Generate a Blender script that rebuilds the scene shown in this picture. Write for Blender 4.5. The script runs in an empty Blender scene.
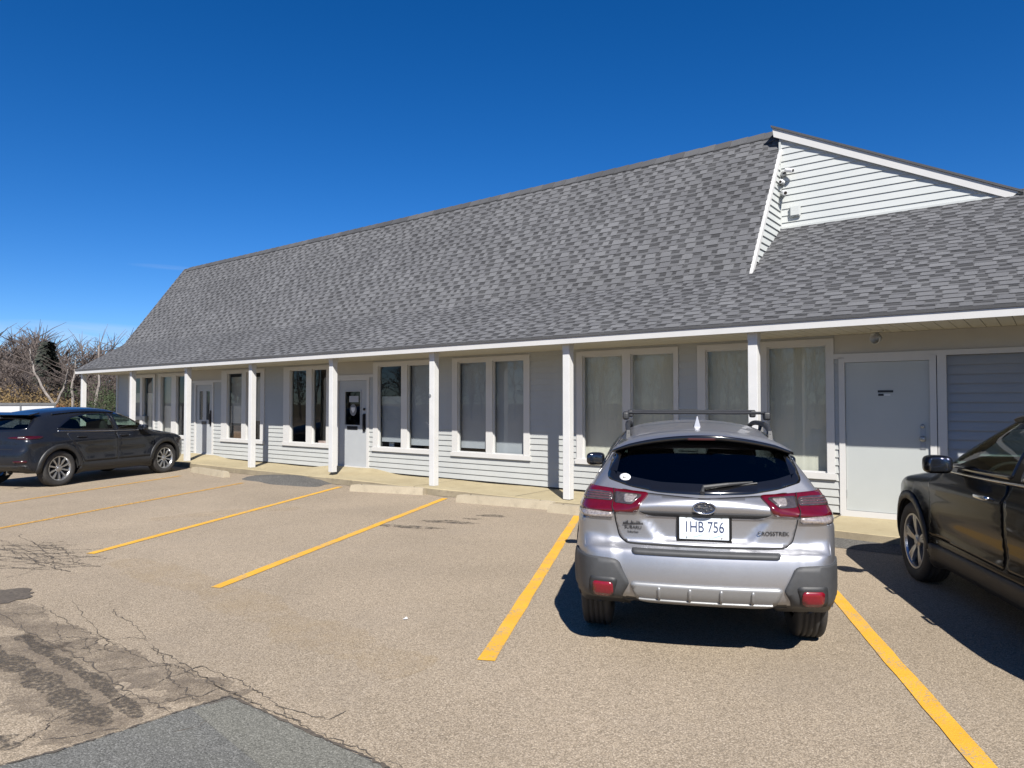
import bpy, bmesh, math, random
import numpy as np
from mathutils import Vector, Matrix, geometry
from mathutils.bvhtree import BVHTree
random.seed(7); rng = np.random.default_rng(7)
PI = math.pi; R_ = math.radians
scene = bpy.context.scene
col = scene.collection

# ------------------------------------------------------------------ camera numbers and site frame
F_PX, H_EYE = 700.0, 1.66
PITCH = math.atan(19/700)
SITE_ROT = R_(-37.813)
UX = np.array([math.cos(SITE_ROT), math.sin(SITE_ROT), 0]); UY = np.array([-UX[1], UX[0], 0])
ORG = np.array([6.3937, 8.2387, 0.0])
EYE = np.array([0, 0, H_EYE])
def ray(px, py):
    d = np.array([(px-512)/F_PX, 1, -(py-384)/F_PX]); c, s = math.cos(PITCH), math.sin(PITCH)
    return np.array([d[0], c*d[1]-s*d[2], s*d[1]+c*d[2]])
def gnd(px, py, z=0.0):
    d = ray(px, py); t = (z-H_EYE)/d[2]; return EYE+t*d
def wall_x(px, yl=0.0, py=400):
    d = ray(px, py); p = ORG+UY*yl; t = np.dot(p-EYE, UY)/np.dot(d, UY)
    return float(np.dot(EYE+t*d-ORG, UX))
def site(x, y, z=0.0):
    return Vector(ORG+UX*x+UY*y+np.array([0, 0, z]))
def to_site(p):
    q = np.array(p)-ORG; return float(np.dot(q, UX)), float(np.dot(q, UY))

# ------------------------------------------------------------------ node helpers and materials
def new_mat(name):
    m = bpy.data.materials.new(name); m.use_nodes = True
    nt = m.node_tree; b = nt.nodes['Principled BSDF']
    return m, nt, b
def N(nt, t, **kw):
    n = nt.nodes.new(t)
    for k, v in kw.items():
        if k in n.inputs: n.inputs[k].default_value = v
        else: setattr(n, k, v)
    return n
def mix_rgb(nt, fac, a, b, mode='MIX'):
    n = nt.nodes.new('ShaderNodeMix'); n.data_type = 'RGBA'; n.blend_type = mode
    for sock, v in ((n.inputs[0], fac), (n.inputs[6], a), (n.inputs[7], b)):
        if hasattr(v, 'is_linked'): nt.links.new(v, sock)
        elif isinstance(v, (tuple, list)): sock.default_value = (*v[:3], 1)
        else: sock.default_value = v
    return n.outputs[2]
def mathn(nt, op, a, b=0.0, c=None, clamp=False):
    n = nt.nodes.new('ShaderNodeMath'); n.operation = op; n.use_clamp = clamp
    for i, v in enumerate((a, b, c)):
        if v is None: continue
        if hasattr(v, 'is_linked'): nt.links.new(v, n.inputs[i])
        else: n.inputs[i].default_value = v
    return n.outputs[0]
def ramp(nt, fac, stops):
    n = nt.nodes.new('ShaderNodeValToRGB'); e = n.color_ramp.elements
    while len(e) < len(stops): e.new(0.5)
    for i, (p, c) in enumerate(stops):
        e[i].position = p; e[i].color = (*c, 1) if isinstance(c, (tuple, list)) else (c, c, c, 1)
    nt.links.new(fac, n.inputs[0]); return n.outputs[0]
def noise(nt, scale, detail=4, rough=.55, vec=None, dist=0.0):
    n = N(nt, 'ShaderNodeTexNoise', Scale=scale, Detail=detail, Roughness=rough, Distortion=dist)
    if vec is not None: nt.links.new(vec, n.inputs['Vector'])
    return n.outputs['Fac']
def coords(nt, which='Object'):
    return nt.nodes.new('ShaderNodeTexCoord').outputs[which]
def bump(nt, b, h, strength=.3, dist=.01):
    n = N(nt, 'ShaderNodeBump', Strength=strength, Distance=dist)
    nt.links.new(h, n.inputs['Height']); nt.links.new(n.outputs[0], b.inputs['Normal'])
def simple(name, colr, rough=.5, metal=0.0, var=.06, scale=6.0, coat=0.0, spec=.5, bumpy=0.0, bscale=60):
    m, nt, b = new_mat(name); co = coords(nt)
    f = noise(nt, scale, 5, .6, co)
    lo = tuple(c*(1-var) for c in colr); hi = tuple(min(1, c*(1+var)) for c in colr)
    nt.links.new(ramp(nt, f, [(.3, lo), (.7, hi)]), b.inputs['Base Color'])
    b.inputs['Roughness'].default_value = rough; b.inputs['Metallic'].default_value = metal
    b.inputs['Coat Weight'].default_value = coat; b.inputs['Coat Roughness'].default_value = .03
    b.inputs['Specular IOR Level'].default_value = spec
    if bumpy: bump(nt, b, noise(nt, bscale, 4, .6, co), bumpy, .01)
    return m
def car_paint(name, colr, metal, rough, dusty=.10, coat=.9, spec=.5):
    m, nt, b = new_mat(name); co = coords(nt)
    v = N(nt, 'ShaderNodeTexVoronoi', Scale=900.0); nt.links.new(co, v.inputs['Vector'])
    g = ramp(nt, v.outputs['Color'], [(0, .82), (1, 1.12)])
    dust = ramp(nt, noise(nt, 3.0, 6, .65, co), [(.35, 0.0), (.75, dusty)])
    c1 = mix_rgb(nt, 1.0, colr, g, 'MULTIPLY')
    nt.links.new(mix_rgb(nt, dust, c1, (.30, .28, .25)), b.inputs['Base Color'])
    b.inputs['Metallic'].default_value = metal
    nt.links.new(mathn(nt, 'ADD', dust, rough), b.inputs['Roughness'])
    b.inputs['Coat Weight'].default_value = coat; b.inputs['Coat Roughness'].default_value = .03; b.inputs['Specular IOR Level'].default_value = spec
    return m
def glass(name, tint, ior=1.5, haze=0.0):
    m, nt, b = new_mat(name); nt.nodes.remove(b); out = nt.nodes['Material Output']
    t = N(nt, 'ShaderNodeBsdfTransparent'); t.inputs[0].default_value = (*tint, 1)
    g = N(nt, 'ShaderNodeBsdfGlossy'); g.inputs['Roughness'].default_value = .015
    bn = N(nt, 'ShaderNodeBump', Strength=.04, Distance=.02)
    nt.links.new(noise(nt, 1.6, 2, .5, coords(nt)), bn.inputs['Height']); nt.links.new(bn.outputs[0], g.inputs['Normal'])
    lw = N(nt, 'ShaderNodeLayerWeight', Blend=.5); f0 = ((ior-1)/(ior+1))**2; mx = N(nt, 'ShaderNodeMixShader')
    fr = mathn(nt, 'MULTIPLY_ADD', mathn(nt, 'POWER', lw.outputs['Facing'], 5.0), 1-f0, f0)
    nt.links.new(fr, mx.inputs[0]); nt.links.new(t.outputs[0], mx.inputs[1]); nt.links.new(g.outputs[0], mx.inputs[2])
    nt.links.new(mx.outputs[0], out.inputs[0]); return m

M = {}
def build_materials():
    M['trim'] = simple('white_trim_paint', (.60, .595, .58), .45, var=.03, scale=3, bumpy=.05)
    M['post'] = simple('white_post_paint', (.64, .64, .63), .5, var=.04, scale=4, bumpy=.08)
    M['panel'] = simple('cream_panel_paint', (.47, .45, .40), .6, var=.04, scale=2)
    M['soffit'] = simple('cream_vinyl_soffit', (.56, .535, .44), .5, var=.04, scale=4)
    M['soffit_gap'] = simple('soffit_vent_dark', (.10, .10, .09), .8)
    M['door_white'] = simple('white_steel_door', (.46, .485, .475), .4, var=.03, scale=2)
    M['door_grey'] = simple('grey_door_paint', (.42, .44, .455), .45, var=.03)
    M['dark_metal'] = simple('dark_metal_fitting', (.03, .03, .035), .35, metal=.6)
    M['chrome'] = simple('bright_chrome', (.75, .76, .78), .12, metal=1, var=.02)
    M['black_plastic'] = simple('textured_black_plastic', (.028, .029, .031), .55, var=.12, scale=20, bumpy=.1, bscale=300)
    M['cladding_dark'] = simple('black_cladding_plastic', (.020, .0205, .022), .5, var=.12, scale=20, bumpy=.1, bscale=300)
    M['cladding'] = simple('charcoal_cladding_plastic', (.050, .052, .055), .6, var=.12, scale=20, bumpy=.1, bscale=300)
    M['gloss_black'] = simple('gloss_black_trim', (.008, .008, .009), .12, coat=.6)
    M['gap'] = simple('seam_shadow_rubber', (.006, .006, .006), .8)
    M['mirror_glass'] = simple('dark_mirror_glass', (.10, .11, .13), .05, metal=.9, var=.02)
    M['rubber'] = simple('tyre_rubber', (.036, .034, .032), .75, var=.2, scale=12, bumpy=.15, bscale=120)
    M['rim'] = simple('machined_alloy', (.50, .51, .53), .28, metal=.9, var=.04)
    M['rim_dark'] = simple('dark_alloy', (.10, .10, .105), .35, metal=.8)
    M['silver_paint'] = car_paint('silver_metallic_paint', (.47, .475, .50), .80, .38, .04, .45)
    M['grey_paint'] = car_paint('gunmetal_paint', (.017, .020, .0275), .35, .25, .02, .45, .25)
    M['black_paint'] = car_paint('black_car_paint', (.0035, .0035, .004), 0, .22, .008, .22, .12)
    M['car_glass_dark'] = glass('privacy_glass', (.10, .11, .12))
    M['car_glass'] = glass('green_tinted_glass', (.50, .60, .55))
    M['interior'] = simple('dark_cabin_fabric', (.02, .02, .021), .9)
    M['red_lens'] = simple('red_lamp_lens', (.105, .003, .009), .18, var=.15, scale=30, coat=.7)
    M['dark_red'] = simple('dark_red_lens', (.045, .003, .005), .2, coat=.6)
    M['reflector'] = simple('red_reflector', (.20, .006, .016), .25, var=.2, scale=120, coat=.4)
    M['smoke_lens'] = simple('smoked_lamp_lens', (.06, .050, .050), .15, var=.3, scale=40, coat=1)
    M['clear_lens'] = simple('clear_lamp_lens', (.34, .30, .285), .15, metal=.3, var=.45, scale=60, coat=1)
    M['led_strip'] = simple('pale_lamp_strip', (.10, .045, .05), .25, var=.3, scale=90, coat=.6)
    M['skid'] = simple('satin_silver_skid_plate', (.33, .335, .34), .42, metal=.5, var=.05)
    M['plate'] = simple('licence_plate_white', (.74, .80, .84), .35, var=.05, scale=25)
    M['plate_ink'] = simple('licence_plate_ink', (.035, .05, .12), .4)
    M['plate_wave'] = simple('licence_plate_wave', (.45, .62, .74), .35)
    M['white_vinyl'] = simple('white_sticker', (.8, .8, .8), .4)
    M['black_ink'] = simple('black_lettering', (.012, .012, .014), .5)
    M['blade'] = simple('interior_blind_beige', (.66, .635, .55), .8, var=.04, scale=2)
    M['shade_grey'] = simple('interior_shade_blue_grey', (.40, .42, .46), .8, var=.05, scale=2)
    M['shade_mid'] = simple('interior_shade_mid_grey', (.46, .44, .41), .8, var=.05, scale=2)
    M['room_grey'] = simple('etched_grey', (.20, .21, .23), .6)
    M['badge_blue'] = simple('badge_field_grey', (.10, .11, .14), .25, metal=.7)
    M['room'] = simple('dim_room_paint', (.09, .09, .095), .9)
    M['brown_goods'] = simple('brown_cardboard', (.16, .09, .05), .8, var=.25, scale=8)
    M['pink_goods'] = simple('pale_pink_paper', (.62, .46, .42), .7, var=.3, scale=12)
    M['shop_glass'] = glass('shop_window_glass', (.86, .89, .88), 1.62)
    M['bark'] = simple('grey_brown_bark', (.105, .082, .068), .9, var=.35, scale=5, bumpy=.4, bscale=20)
    M['birch'] = simple('pale_birch_bark', (.26, .23, .205), .8, var=.3, scale=9)
    M['twig'] = simple('bare_twigs', (.118, .094, .082), .9, var=.3, scale=.4)
    M['dead_leaf'] = simple('dry_golden_foliage', (.20, .135, .055), .9, var=.45, scale=1.5)
    M['rust_leaf'] = simple('rusty_foliage', (.26, .10, .045), .9, var=.4, scale=1.5)
    M['evergreen'] = simple('evergreen_foliage', (.045, .066, .024), .8, var=.5, scale=1.5)
    M['conifer'] = simple('dark_conifer_needles', (.030, .036, .026), .9, var=.4, scale=2)
    M['trailer_white'] = simple('white_trailer_skin', (.74, .76, .78), .4, var=.03)
    M['galv'] = simple('galvanised_steel', (.42, .43, .43), .45, metal=.7, var=.1)
    # siding
    m, nt, b = new_mat('vinyl_siding'); co = coords(nt)
    f = noise(nt, 1.3, 6, .65, co); st = N(nt, 'ShaderNodeMapping'); st.inputs['Scale'].default_value = (9, 9, .35)
    nt.links.new(co, st.inputs[0]); f2 = noise(nt, 1.0, 4, .6, st.outputs[0])
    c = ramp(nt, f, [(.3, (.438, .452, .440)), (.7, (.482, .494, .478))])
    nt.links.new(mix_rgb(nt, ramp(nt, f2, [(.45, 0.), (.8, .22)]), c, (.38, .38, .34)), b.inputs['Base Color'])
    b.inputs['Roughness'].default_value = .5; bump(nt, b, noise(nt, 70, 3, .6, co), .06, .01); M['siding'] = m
    m, nt, b = new_mat('gable_siding'); co = coords(nt)
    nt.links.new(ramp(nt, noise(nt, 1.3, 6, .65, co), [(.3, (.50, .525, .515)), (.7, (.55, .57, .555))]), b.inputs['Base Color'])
    b.inputs['Roughness'].default_value = .5; M['gable'] = m
    M['infill'] = simple('grey_infill_siding', (.32, .34, .36), .5, var=.05, scale=2)
    # shingles: colour varies from tab to tab
    for key, lo, hi in (('shingle', .124, .160), ('shingle_base', .108, .128), ('shingle_band', .052, .076), ('shingle_cap', .07, .11)):
        m, nt, b = new_mat(key); co = coords(nt); g = N(nt, 'ShaderNodeNewGeometry')
        rr = g.outputs['Random Per Island']
        c = ramp(nt, rr, [(0, (lo, lo*1.015, lo*1.075)), (.5, ((lo+hi)*.48, (lo+hi)*.487, (lo+hi)*.512)), (1, (hi, hi*1.015, hi*1.06))])
        gr = ramp(nt, noise(nt, 180, 3, .7, co), [(.3, .62), (.72, 1.35)])
        w = ramp(nt, noise(nt, .55, 7, .68, co), [(.25, .80), (.75, 1.14)])
        nt.links.new(mix_rgb(nt, 1., mix_rgb(nt, 1., c, gr, 'MULTIPLY'), w, 'MULTIPLY'), b.inputs['Base Color'])
        b.inputs['Roughness'].default_value = .92; b.inputs['Specular IOR Level'].default_value = .25
        bump(nt, b, noise(nt, 260, 2, .6, co), .35, .004); M[key] = m
    # concrete
    def concrete(name, a, bb, spots):
        m, nt, b = new_mat(name); co = coords(nt)
        c = ramp(nt, noise(nt, 1.7, 8, .68, co), [(.28, a), (.72, bb)])
        s = ramp(nt, noise(nt, 5.5, 6, .7, co), [(.55, 0.), (.72, spots)])
        c = mix_rgb(nt, s, c, tuple(x*.55 for x in a))
        gr = ramp(nt, noise(nt, 130, 3, .7, co), [(.25, .75), (.75, 1.18)])
        nt.links.new(mix_rgb(nt, 1., c, gr, 'MULTIPLY'), b.inputs['Base Color'])
        b.inputs['Roughness'].default_value = .9; bump(nt, b, noise(nt, 90, 5, .7, co), .4, .008); return m
    M['concrete'] = concrete('tan_concrete', (.37, .305, .180), (.47, .40, .25), .45)
    M['stop'] = concrete('weathered_concrete_stop', (.36, .305, .215), (.47, .405, .295), .4)
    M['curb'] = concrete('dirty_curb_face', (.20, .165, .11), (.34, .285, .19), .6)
    # asphalt kinds
    def asphalt(name, dark, mid, light, wear, stainc, scale=1.0, stains=True):
        m, nt, b = new_mat(name); co = coords(nt)
        v = N(nt, 'ShaderNodeTexVoronoi', Scale=112.0*scale); nt.links.new(co, v.inputs['Vector'])
        sep = nt.nodes.new('ShaderNodeSeparateColor'); nt.links.new(v.outputs['Color'], sep.inputs[0])
        c = ramp(nt, sep.outputs[0], [(0, dark), (.30, mid), (.72, mid), (1, light)])
        v2 = N(nt, 'ShaderNodeTexVoronoi', Scale=230.0*scale); nt.links.new(co, v2.inputs['Vector'])
        sep2 = nt.nodes.new('ShaderNodeSeparateColor'); nt.links.new(v2.outputs['Color'], sep2.inputs[0])
        c = mix_rgb(nt, .45, c, ramp(nt, sep2.outputs[1], [(0, dark), (.5, mid), (1, light)]))
        edge = ramp(nt, v.outputs['Distance'], [(.30, 1.0), (.75, .62)])
        c = mix_rgb(nt, 1., c, edge, 'MULTIPLY')
        big = ramp(nt, noise(nt, .33, 7, .62, co, .4), [(.25, .80), (.75, 1.14)])
        c = mix_rgb(nt, 1., c, big, 'MULTIPLY')
        w = ramp(nt, noise(nt, .75, 6, .7, co, .6), [(.52, 0.), (.78, .40)])
        c = mix_rgb(nt, w, c, wear)
        nfine = noise(nt, 11, 5, .7, co)
        if stains:
            c = mix_rgb(nt, ramp(nt, noise(nt, 1.9, 7, .72, co, .8), [(.62, 0.), (.76, .35)]), c, stainc)
        nt.links.new(c, b.inputs['Base Color']); b.inputs['Roughness'].default_value = .95
        b.inputs['Specular IOR Level'].default_value = .25
        h = mathn(nt, 'ADD', mathn(nt, 'MULTIPLY', v.outputs['Distance'], -1.0), mathn(nt, 'MULTIPLY', nfine, .8))
        bump(nt, b, h, .32, .008); return m
    M['asphalt'] = asphalt('sun_bleached_asphalt', (.220, .175, .122), (.412, .334, .240), (.66, .555, .425), (.29, .245, .195), (.20, .165, .125))
    M['asphalt_new'] = asphalt('grey_asphalt_patch', (.085, .085, .078), (.170, .170, .155), (.36, .355, .33), (.20, .20, .165), (.11, .108, .10))
    M['asphalt_worn'] = asphalt('pale_worn_patch', (.12, .118, .10), (.215, .212, .18), (.38, .37, .32), (.23, .225, .18), (.15, .145, .12))
    M['asphalt_fresh'] = asphalt('dark_rough_asphalt', (.055, .053, .05), (.145, .14, .13), (.27, .26, .24), (.17, .16, .14), (.07, .068, .06), .7)
    M['crack'] = simple('crack_grit', (.10, .082, .063), .95, var=.4, scale=30, bumpy=.4, bscale=90)
    def stain_mat(name, colr, amt, nsc=9):
        m, nt, b = new_mat(name); co = coords(nt); out = nt.nodes['Material Output']
        b.inputs['Base Color'].default_value = (*colr, 1); b.inputs['Roughness'].default_value = .9
        v = N(nt, 'ShaderNodeTexVoronoi', Scale=62.0); nt.links.new(co, v.inputs['Vector'])
        a = ramp(nt, noise(nt, nsc, 8, .8, co), [(.42, 0.), (.60, amt)] if nsc != 3 else [(.36, 0.), (.74, amt)])
        t = N(nt, 'ShaderNodeBsdfTransparent'); mx = N(nt, 'ShaderNodeMixShader')
        nt.links.new(a, mx.inputs[0]); nt.links.new(t.outputs[0], mx.inputs[1]); nt.links.new(b.outputs[0], mx.inputs[2])
        nt.links.new(mx.outputs[0], out.inputs[0]); return m
    M['stain'] = stain_mat('oil_stain', (.07, .06, .05), .75)
    M['rut'] = stain_mat('worn_trench', (.15, .12, .092), .70, 3)
    M['pollen'] = stain_mat('golden_silt', (.54, .40, .22), .26, 3)
    M['tar'] = stain_mat('loose_dark_grit', (.075, .064, .051), .85, 34)
    m, nt, b = new_mat('yellow_line_paint'); co = coords(nt)
    c = ramp(nt, noise(nt, 3, 6, .65, co), [(.3, (.70, .36, .020)), (.7, (.80, .44, .035))])
    gr = ramp(nt, mathn(nt, 'ADD', mathn(nt, 'MULTIPLY', noise(nt, 75, 5, .75, co), .6), mathn(nt, 'MULTIPLY', noise(nt, 3.5, 5, .7, co), .4)), [(.425, 0.), (.475, 1.0)])
    nt.links.new(mix_rgb(nt, gr, (.40, .30, .18), c), b.inputs['Base Color']); b.inputs['Roughness'].default_value = .8
    bump(nt, b, noise(nt, 70, 4, .7, co), .5, .008); M['line'] = m
    m, nt, b = new_mat('faded_line_paint'); co = coords(nt); out = nt.nodes['Material Output']
    b.inputs['Base Color'].default_value = (.62, .34, .06, 1); b.inputs['Roughness'].default_value = .85
    a = ramp(nt, noise(nt, 22, 6, .75, co), [(.34, .15), (.55, .95)])
    t = N(nt, 'ShaderNodeBsdfTransparent'); mx = N(nt, 'ShaderNodeMixShader')
    nt.links.new(a, mx.inputs[0]); nt.links.new(t.outputs[0], mx.inputs[1]); nt.links.new(b.outputs[0], mx.inputs[2])
    nt.links.new(mx.outputs[0], out.inputs[0]); M['line_faded'] = m
    M['earth'] = simple('winter_grass_ground', (.16, .13, .07), .95, var=.4, scale=.3)
build_materials()
def darken(m, k):                                         # keep every surface in its real-world albedo range
    b = m.node_tree.nodes.get('Principled BSDF')
    if b is None: return
    i = b.inputs['Base Color']
    if i.is_linked:
        src = i.links[0].from_socket; m.node_tree.links.new(mix_rgb(m.node_tree, 1.0, src, (k, k, k), 'MULTIPLY'), i)
    else: i.default_value = [c*k for c in i.default_value[:3]]+[1]
for m_ in M.values(): darken(m_, .76)

# ------------------------------------------------------------------ objects
def link(name, me, mat, parent=None, smooth=False):
    o = bpy.data.objects.new(name, me); col.objects.link(o)
    for m in (mat if isinstance(mat, (list, tuple)) else [mat]): me.materials.append(m)
    if parent is not None: o.parent = parent
    if smooth: me.polygons.foreach_set('use_smooth', [True]*len(me.polygons))
    return o
def tag(o, label=None, cat=None, group=None, kind=None):
    for k, v in (('label', label), ('category', cat), ('group', group), ('kind', kind)):
        if v: o[k] = v
    return o
def empty(name, loc, rz=0.0, **kw):
    o = bpy.data.objects.new(name, None); col.objects.link(o); o.empty_display_size = .2
    o.location = loc; o.rotation_euler = (0, 0, rz); return tag(o, **kw)
class MB:
    def __init__(s): s.v = []; s.f = []; s.mi = []
    def poly(s, pts, mi=0):
        n = len(s.v); s.v += [tuple(p) for p in pts]; s.f.append(tuple(range(n, n+len(pts)))); s.mi.append(mi)
    def box(s, x0, x1, y0, y1, z0, z1, mi=0):
        n = len(s.v)
        s.v += [(x, y, z) for z in (z0, z1) for y in (y0, y1) for x in (x0, x1)]
        for f in ((0, 2, 3, 1), (4, 5, 7, 6), (0, 1, 5, 4), (2, 6, 7, 3), (0, 4, 6, 2), (1, 3, 7, 5)):
            s.f.append(tuple(n+i for i in f)); s.mi.append(mi)
    def hexa(s, p8, mi=0):
        n = len(s.v); s.v += [tuple(p) for p in p8]
        for f in ((0, 2, 3, 1), (4, 5, 7, 6), (0, 1, 5, 4), (2, 6, 7, 3), (0, 4, 6, 2), (1, 3, 7, 5)):
            s.f.append(tuple(n+i for i in f)); s.mi.append(mi)
    def prism(s, pts, vec, mi=0):
        n = len(s.v); k = len(pts); vec = Vector(vec)
        s.v += [tuple(p) for p in pts]+[tuple(Vector(p)+vec) for p in pts]
        s.f.append(tuple(range(n+k-1, n-1, -1))); s.f.append(tuple(range(n+k, n+2*k))); s.mi += [mi, mi]
        for i in range(k):
            j = (i+1) % k; s.f.append((n+i, n+j, n+k+j, n+k+i)); s.mi.append(mi)
    def tube(s, pts, rad, sides=8, mi=0, cap=True):
        pts = [Vector(p) for p in pts]
        if not isinstance(rad, (list, tuple)): rad = [rad]*len(pts)
        n0 = len(s.v); up = None
        for i, p in enumerate(pts):
            d = (pts[min(i+1, len(pts)-1)]-pts[max(i-1, 0)]).normalized()
            if up is None: up = Vector((0, 0, 1)) if abs(d.z) < .9 else Vector((1, 0, 0))
            a = d.cross(up).normalized(); b = a.cross(d).normalized(); up = b
            for k in range(sides):
                t = 2*PI*k/sides; s.v.append(tuple(p+(a*math.cos(t)+b*math.sin(t))*rad[i]))
        for i in range(len(pts)-1):
            for k in range(sides):
                k2 = (k+1) % sides; q = n0+i*sides
                s.f.append((q+k, q+k2, q+sides+k2, q+sides+k)); s.mi.append(mi)
        if cap:
            s.f.append(tuple(n0+k for k in range(sides-1, -1, -1))); s.mi.append(mi)
            q = n0+(len(pts)-1)*sides; s.f.append(tuple(q+k for k in range(sides))); s.mi.append(mi)
    def lathe(s, prof, axis, centre, seg=48, mi=0):   # prof: (radius, along)
        c = Vector(centre); n0 = len(s.v); k = len(prof)
        for i in range(seg):
            t = 2*PI*i/seg; ct, st = math.cos(t), math.sin(t)
            for r, a in prof:
                s.v.append(tuple(c+(Vector((r*ct, a, r*st)) if axis == 'y' else Vector((r*ct, r*st, a)) if axis == 'z' else Vector((a, r*ct, r*st)))))
        for i in range(seg):
            j = (i+1) % seg
            for q in range(k-1):
                s.f.append((n0+i*k+q, n0+i*k+q+1, n0+j*k+q+1, n0+j*k+q)); s.mi.append(mi)
    def superell(s, c, r, e=.5, nu=18, nv=12, mi=0, fn=None):
        sg = lambda x, p: math.copysign(abs(x)**p, x)
        n0 = len(s.v)
        for i in range(nv+1):
            ph = -PI/2+PI*i/nv
            for j in range(nu):
                th = 2*PI*j/nu
                p = [sg(math.cos(ph), e)*sg(math.cos(th), e), sg(math.cos(ph), e)*sg(math.sin(th), e), sg(math.sin(ph), e)]
                p = [c[a]+r[a]*p[a] for a in range(3)]
                s.v.append(tuple(fn(p) if fn else p))
        for i in range(nv):
            for j in range(nu):
                j2 = (j+1) % nu; s.f.append((n0+i*nu+j, n0+i*nu+j2, n0+(i+1)*nu+j2, n0+(i+1)*nu+j)); s.mi.append(mi)
    def build(s, name, mat, parent=None, smooth=False, recalc=True, bevel=0.0):
        me = bpy.data.meshes.new(name); me.from_pydata(s.v, [], s.f); me.update()
        o = link(name, me, mat, parent)
        me.polygons.foreach_set('material_index', s.mi)
        if recalc or bevel:
            bm = bmesh.new(); bm.from_mesh(me)
            if bevel:
                bmesh.ops.bevel(bm, geom=bm.edges[:], offset=bevel, segments=2, affect='EDGES', profile=.6, clamp_overlap=True)
            bmesh.ops.recalc_face_normals(bm, faces=bm.faces[:]); bm.to_mesh(me); bm.free()
        if smooth: me.polygons.foreach_set('use_smooth', [True]*len(me.polygons))
        return o
def text_mesh(name, body, mat, parent, size, loc, rot, sx=1.0, depth=.002):
    cu = bpy.data.curves.new(name, 'FONT'); cu.body = body; cu.size = size; cu.extrude = depth
    cu.align_x = 'CENTER'; cu.align_y = 'CENTER'
    tmp = bpy.data.objects.new(name, cu); col.objects.link(tmp)
    bpy.context.view_layer.update()
    me = bpy.data.meshes.new_from_object(tmp.evaluated_get(bpy.context.evaluated_depsgraph_get()))
    bpy.data.objects.remove(tmp); bpy.data.curves.remove(cu)
    me.materials.clear()
    o = link(name, me, mat, parent); o.location = loc; o.rotation_euler = rot; o.scale = (sx, 1, 1); return o
# ------------------------------------------------------------------ shop building (site frame: x along the front, y into the building)
shop = empty('shop_building', site(0, 0, 0), SITE_ROT, label='long white shop building with a steep grey shingle roof and posts along its porch', cat='building')
def lerp(a, b, t): return a+(b-a)*t
XL, XR = -24.85, 9.0
EAVE_Y, EAVE_Z = -1.21, 2.73
LOW, STEEP = .638, 1.53
KY = .2; KZ = EAVE_Z+LOW*(KY-EAVE_Y)
RY = 2.02; RZ = KZ+STEEP*(RY-KY)
SB = 1.76; XE = -3.66                                    # set-back gable wall and right end of the steep roof
# ---- shingle courses as real overlapping tabs
def shingles(name, xa, xb, y0, z0, y1, z1, expo=.122, seed=1):
    rd = random.Random(seed)
    d = Vector((0, y1-y0, z1-z0)); L = d.length; d.normalize(); n = Vector((0, -d.z, d.y))
    base, tabs, band = MB(), MB(), MB(); k = max(1, round(L/expo)); expo = L/k
    for c in range(k):
        s0, s1 = c*expo, (c+1)*expo+.012; t = s0/L; xl, xr = xa(t), xb(t)
        P = lambda x, s, h: Vector((x, y0, z0))+d*s+n*h
        wob = rd.uniform(-.003, .003)
        base.hexa([P(xl, s0+wob, 0), P(xr, s0+wob, 0), P(xl, s1, 0), P(xr, s1, 0), P(xl, s0+wob, .006), P(xr, s0+wob, .006), P(xl, s1, .001), P(xr, s1, .001)])
        x = xl-rd.uniform(0, .3)
        while x < xr:
            w = rd.choice((.10, .13, .16, .19, .23)); x2 = x+w
            u0, u1 = max(x, xl), min(x2, xr)
            if u1-u0 > .02:
                q = rd.uniform(-.006, .006); ins = .008
                tabs.hexa([P(u0, s0+q, .006), P(u1, s0+q, .006), P(u0+ins, s1-.01, .001), P(u1-ins, s1-.01, .001), P(u0, s0+q, .013), P(u1, s0+q, .013), P(u0+ins, s1-.01, .003), P(u1-ins, s1-.01, .003)])
            gw_ = rd.choice((.08, .10, .13, .16, .20)); g0, g1 = max(x2+.004, xl), min(x2+gw_-.004, xr)
            if g1-g0 > .03:
                lo = rd.uniform(.40, .62)*expo; sk = rd.uniform(-.01, .01)
                band.hexa([P(g0, s0+lo, .0055), P(g1, s0+lo+sk, .0055), P(g0+.006, s1-.012, .001), P(g1-.006, s1-.012, .001), P(g0, s0+lo, .0085), P(g1, s0+lo+sk, .0085), P(g0+.006, s1-.012, .0035), P(g1-.006, s1-.012, .0035)])
            x = x2+gw_
    for k, q in ((1, tabs), (2, band)):
        n0 = len(base.v); base.v += q.v; base.f += [tuple(n0+i for i in f) for f in q.f]; base.mi += [k]*len(q.f)
    return base.build(name, [M['shingle_base'], M['shingle'], M['shingle_band']], shop, recalc=False)
xleft = lambda t: lerp(-25.05, -24.88, t)
shingles('porch_roof', xleft, lambda t: XR, EAVE_Y, EAVE_Z, KY, KZ, seed=3)
shingles('main_roof', lambda t: lerp(-24.88, -24.42, t), lambda t: XE, KY, KZ, RY, RZ, seed=4)
shingles('wing_roof', lambda t: XE, lambda t: XR, KY, KZ, SB+.16, KZ+LOW*(SB+.16-KY), seed=5)
WZ = KZ+LOW*(SB+.16-KY)
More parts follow.
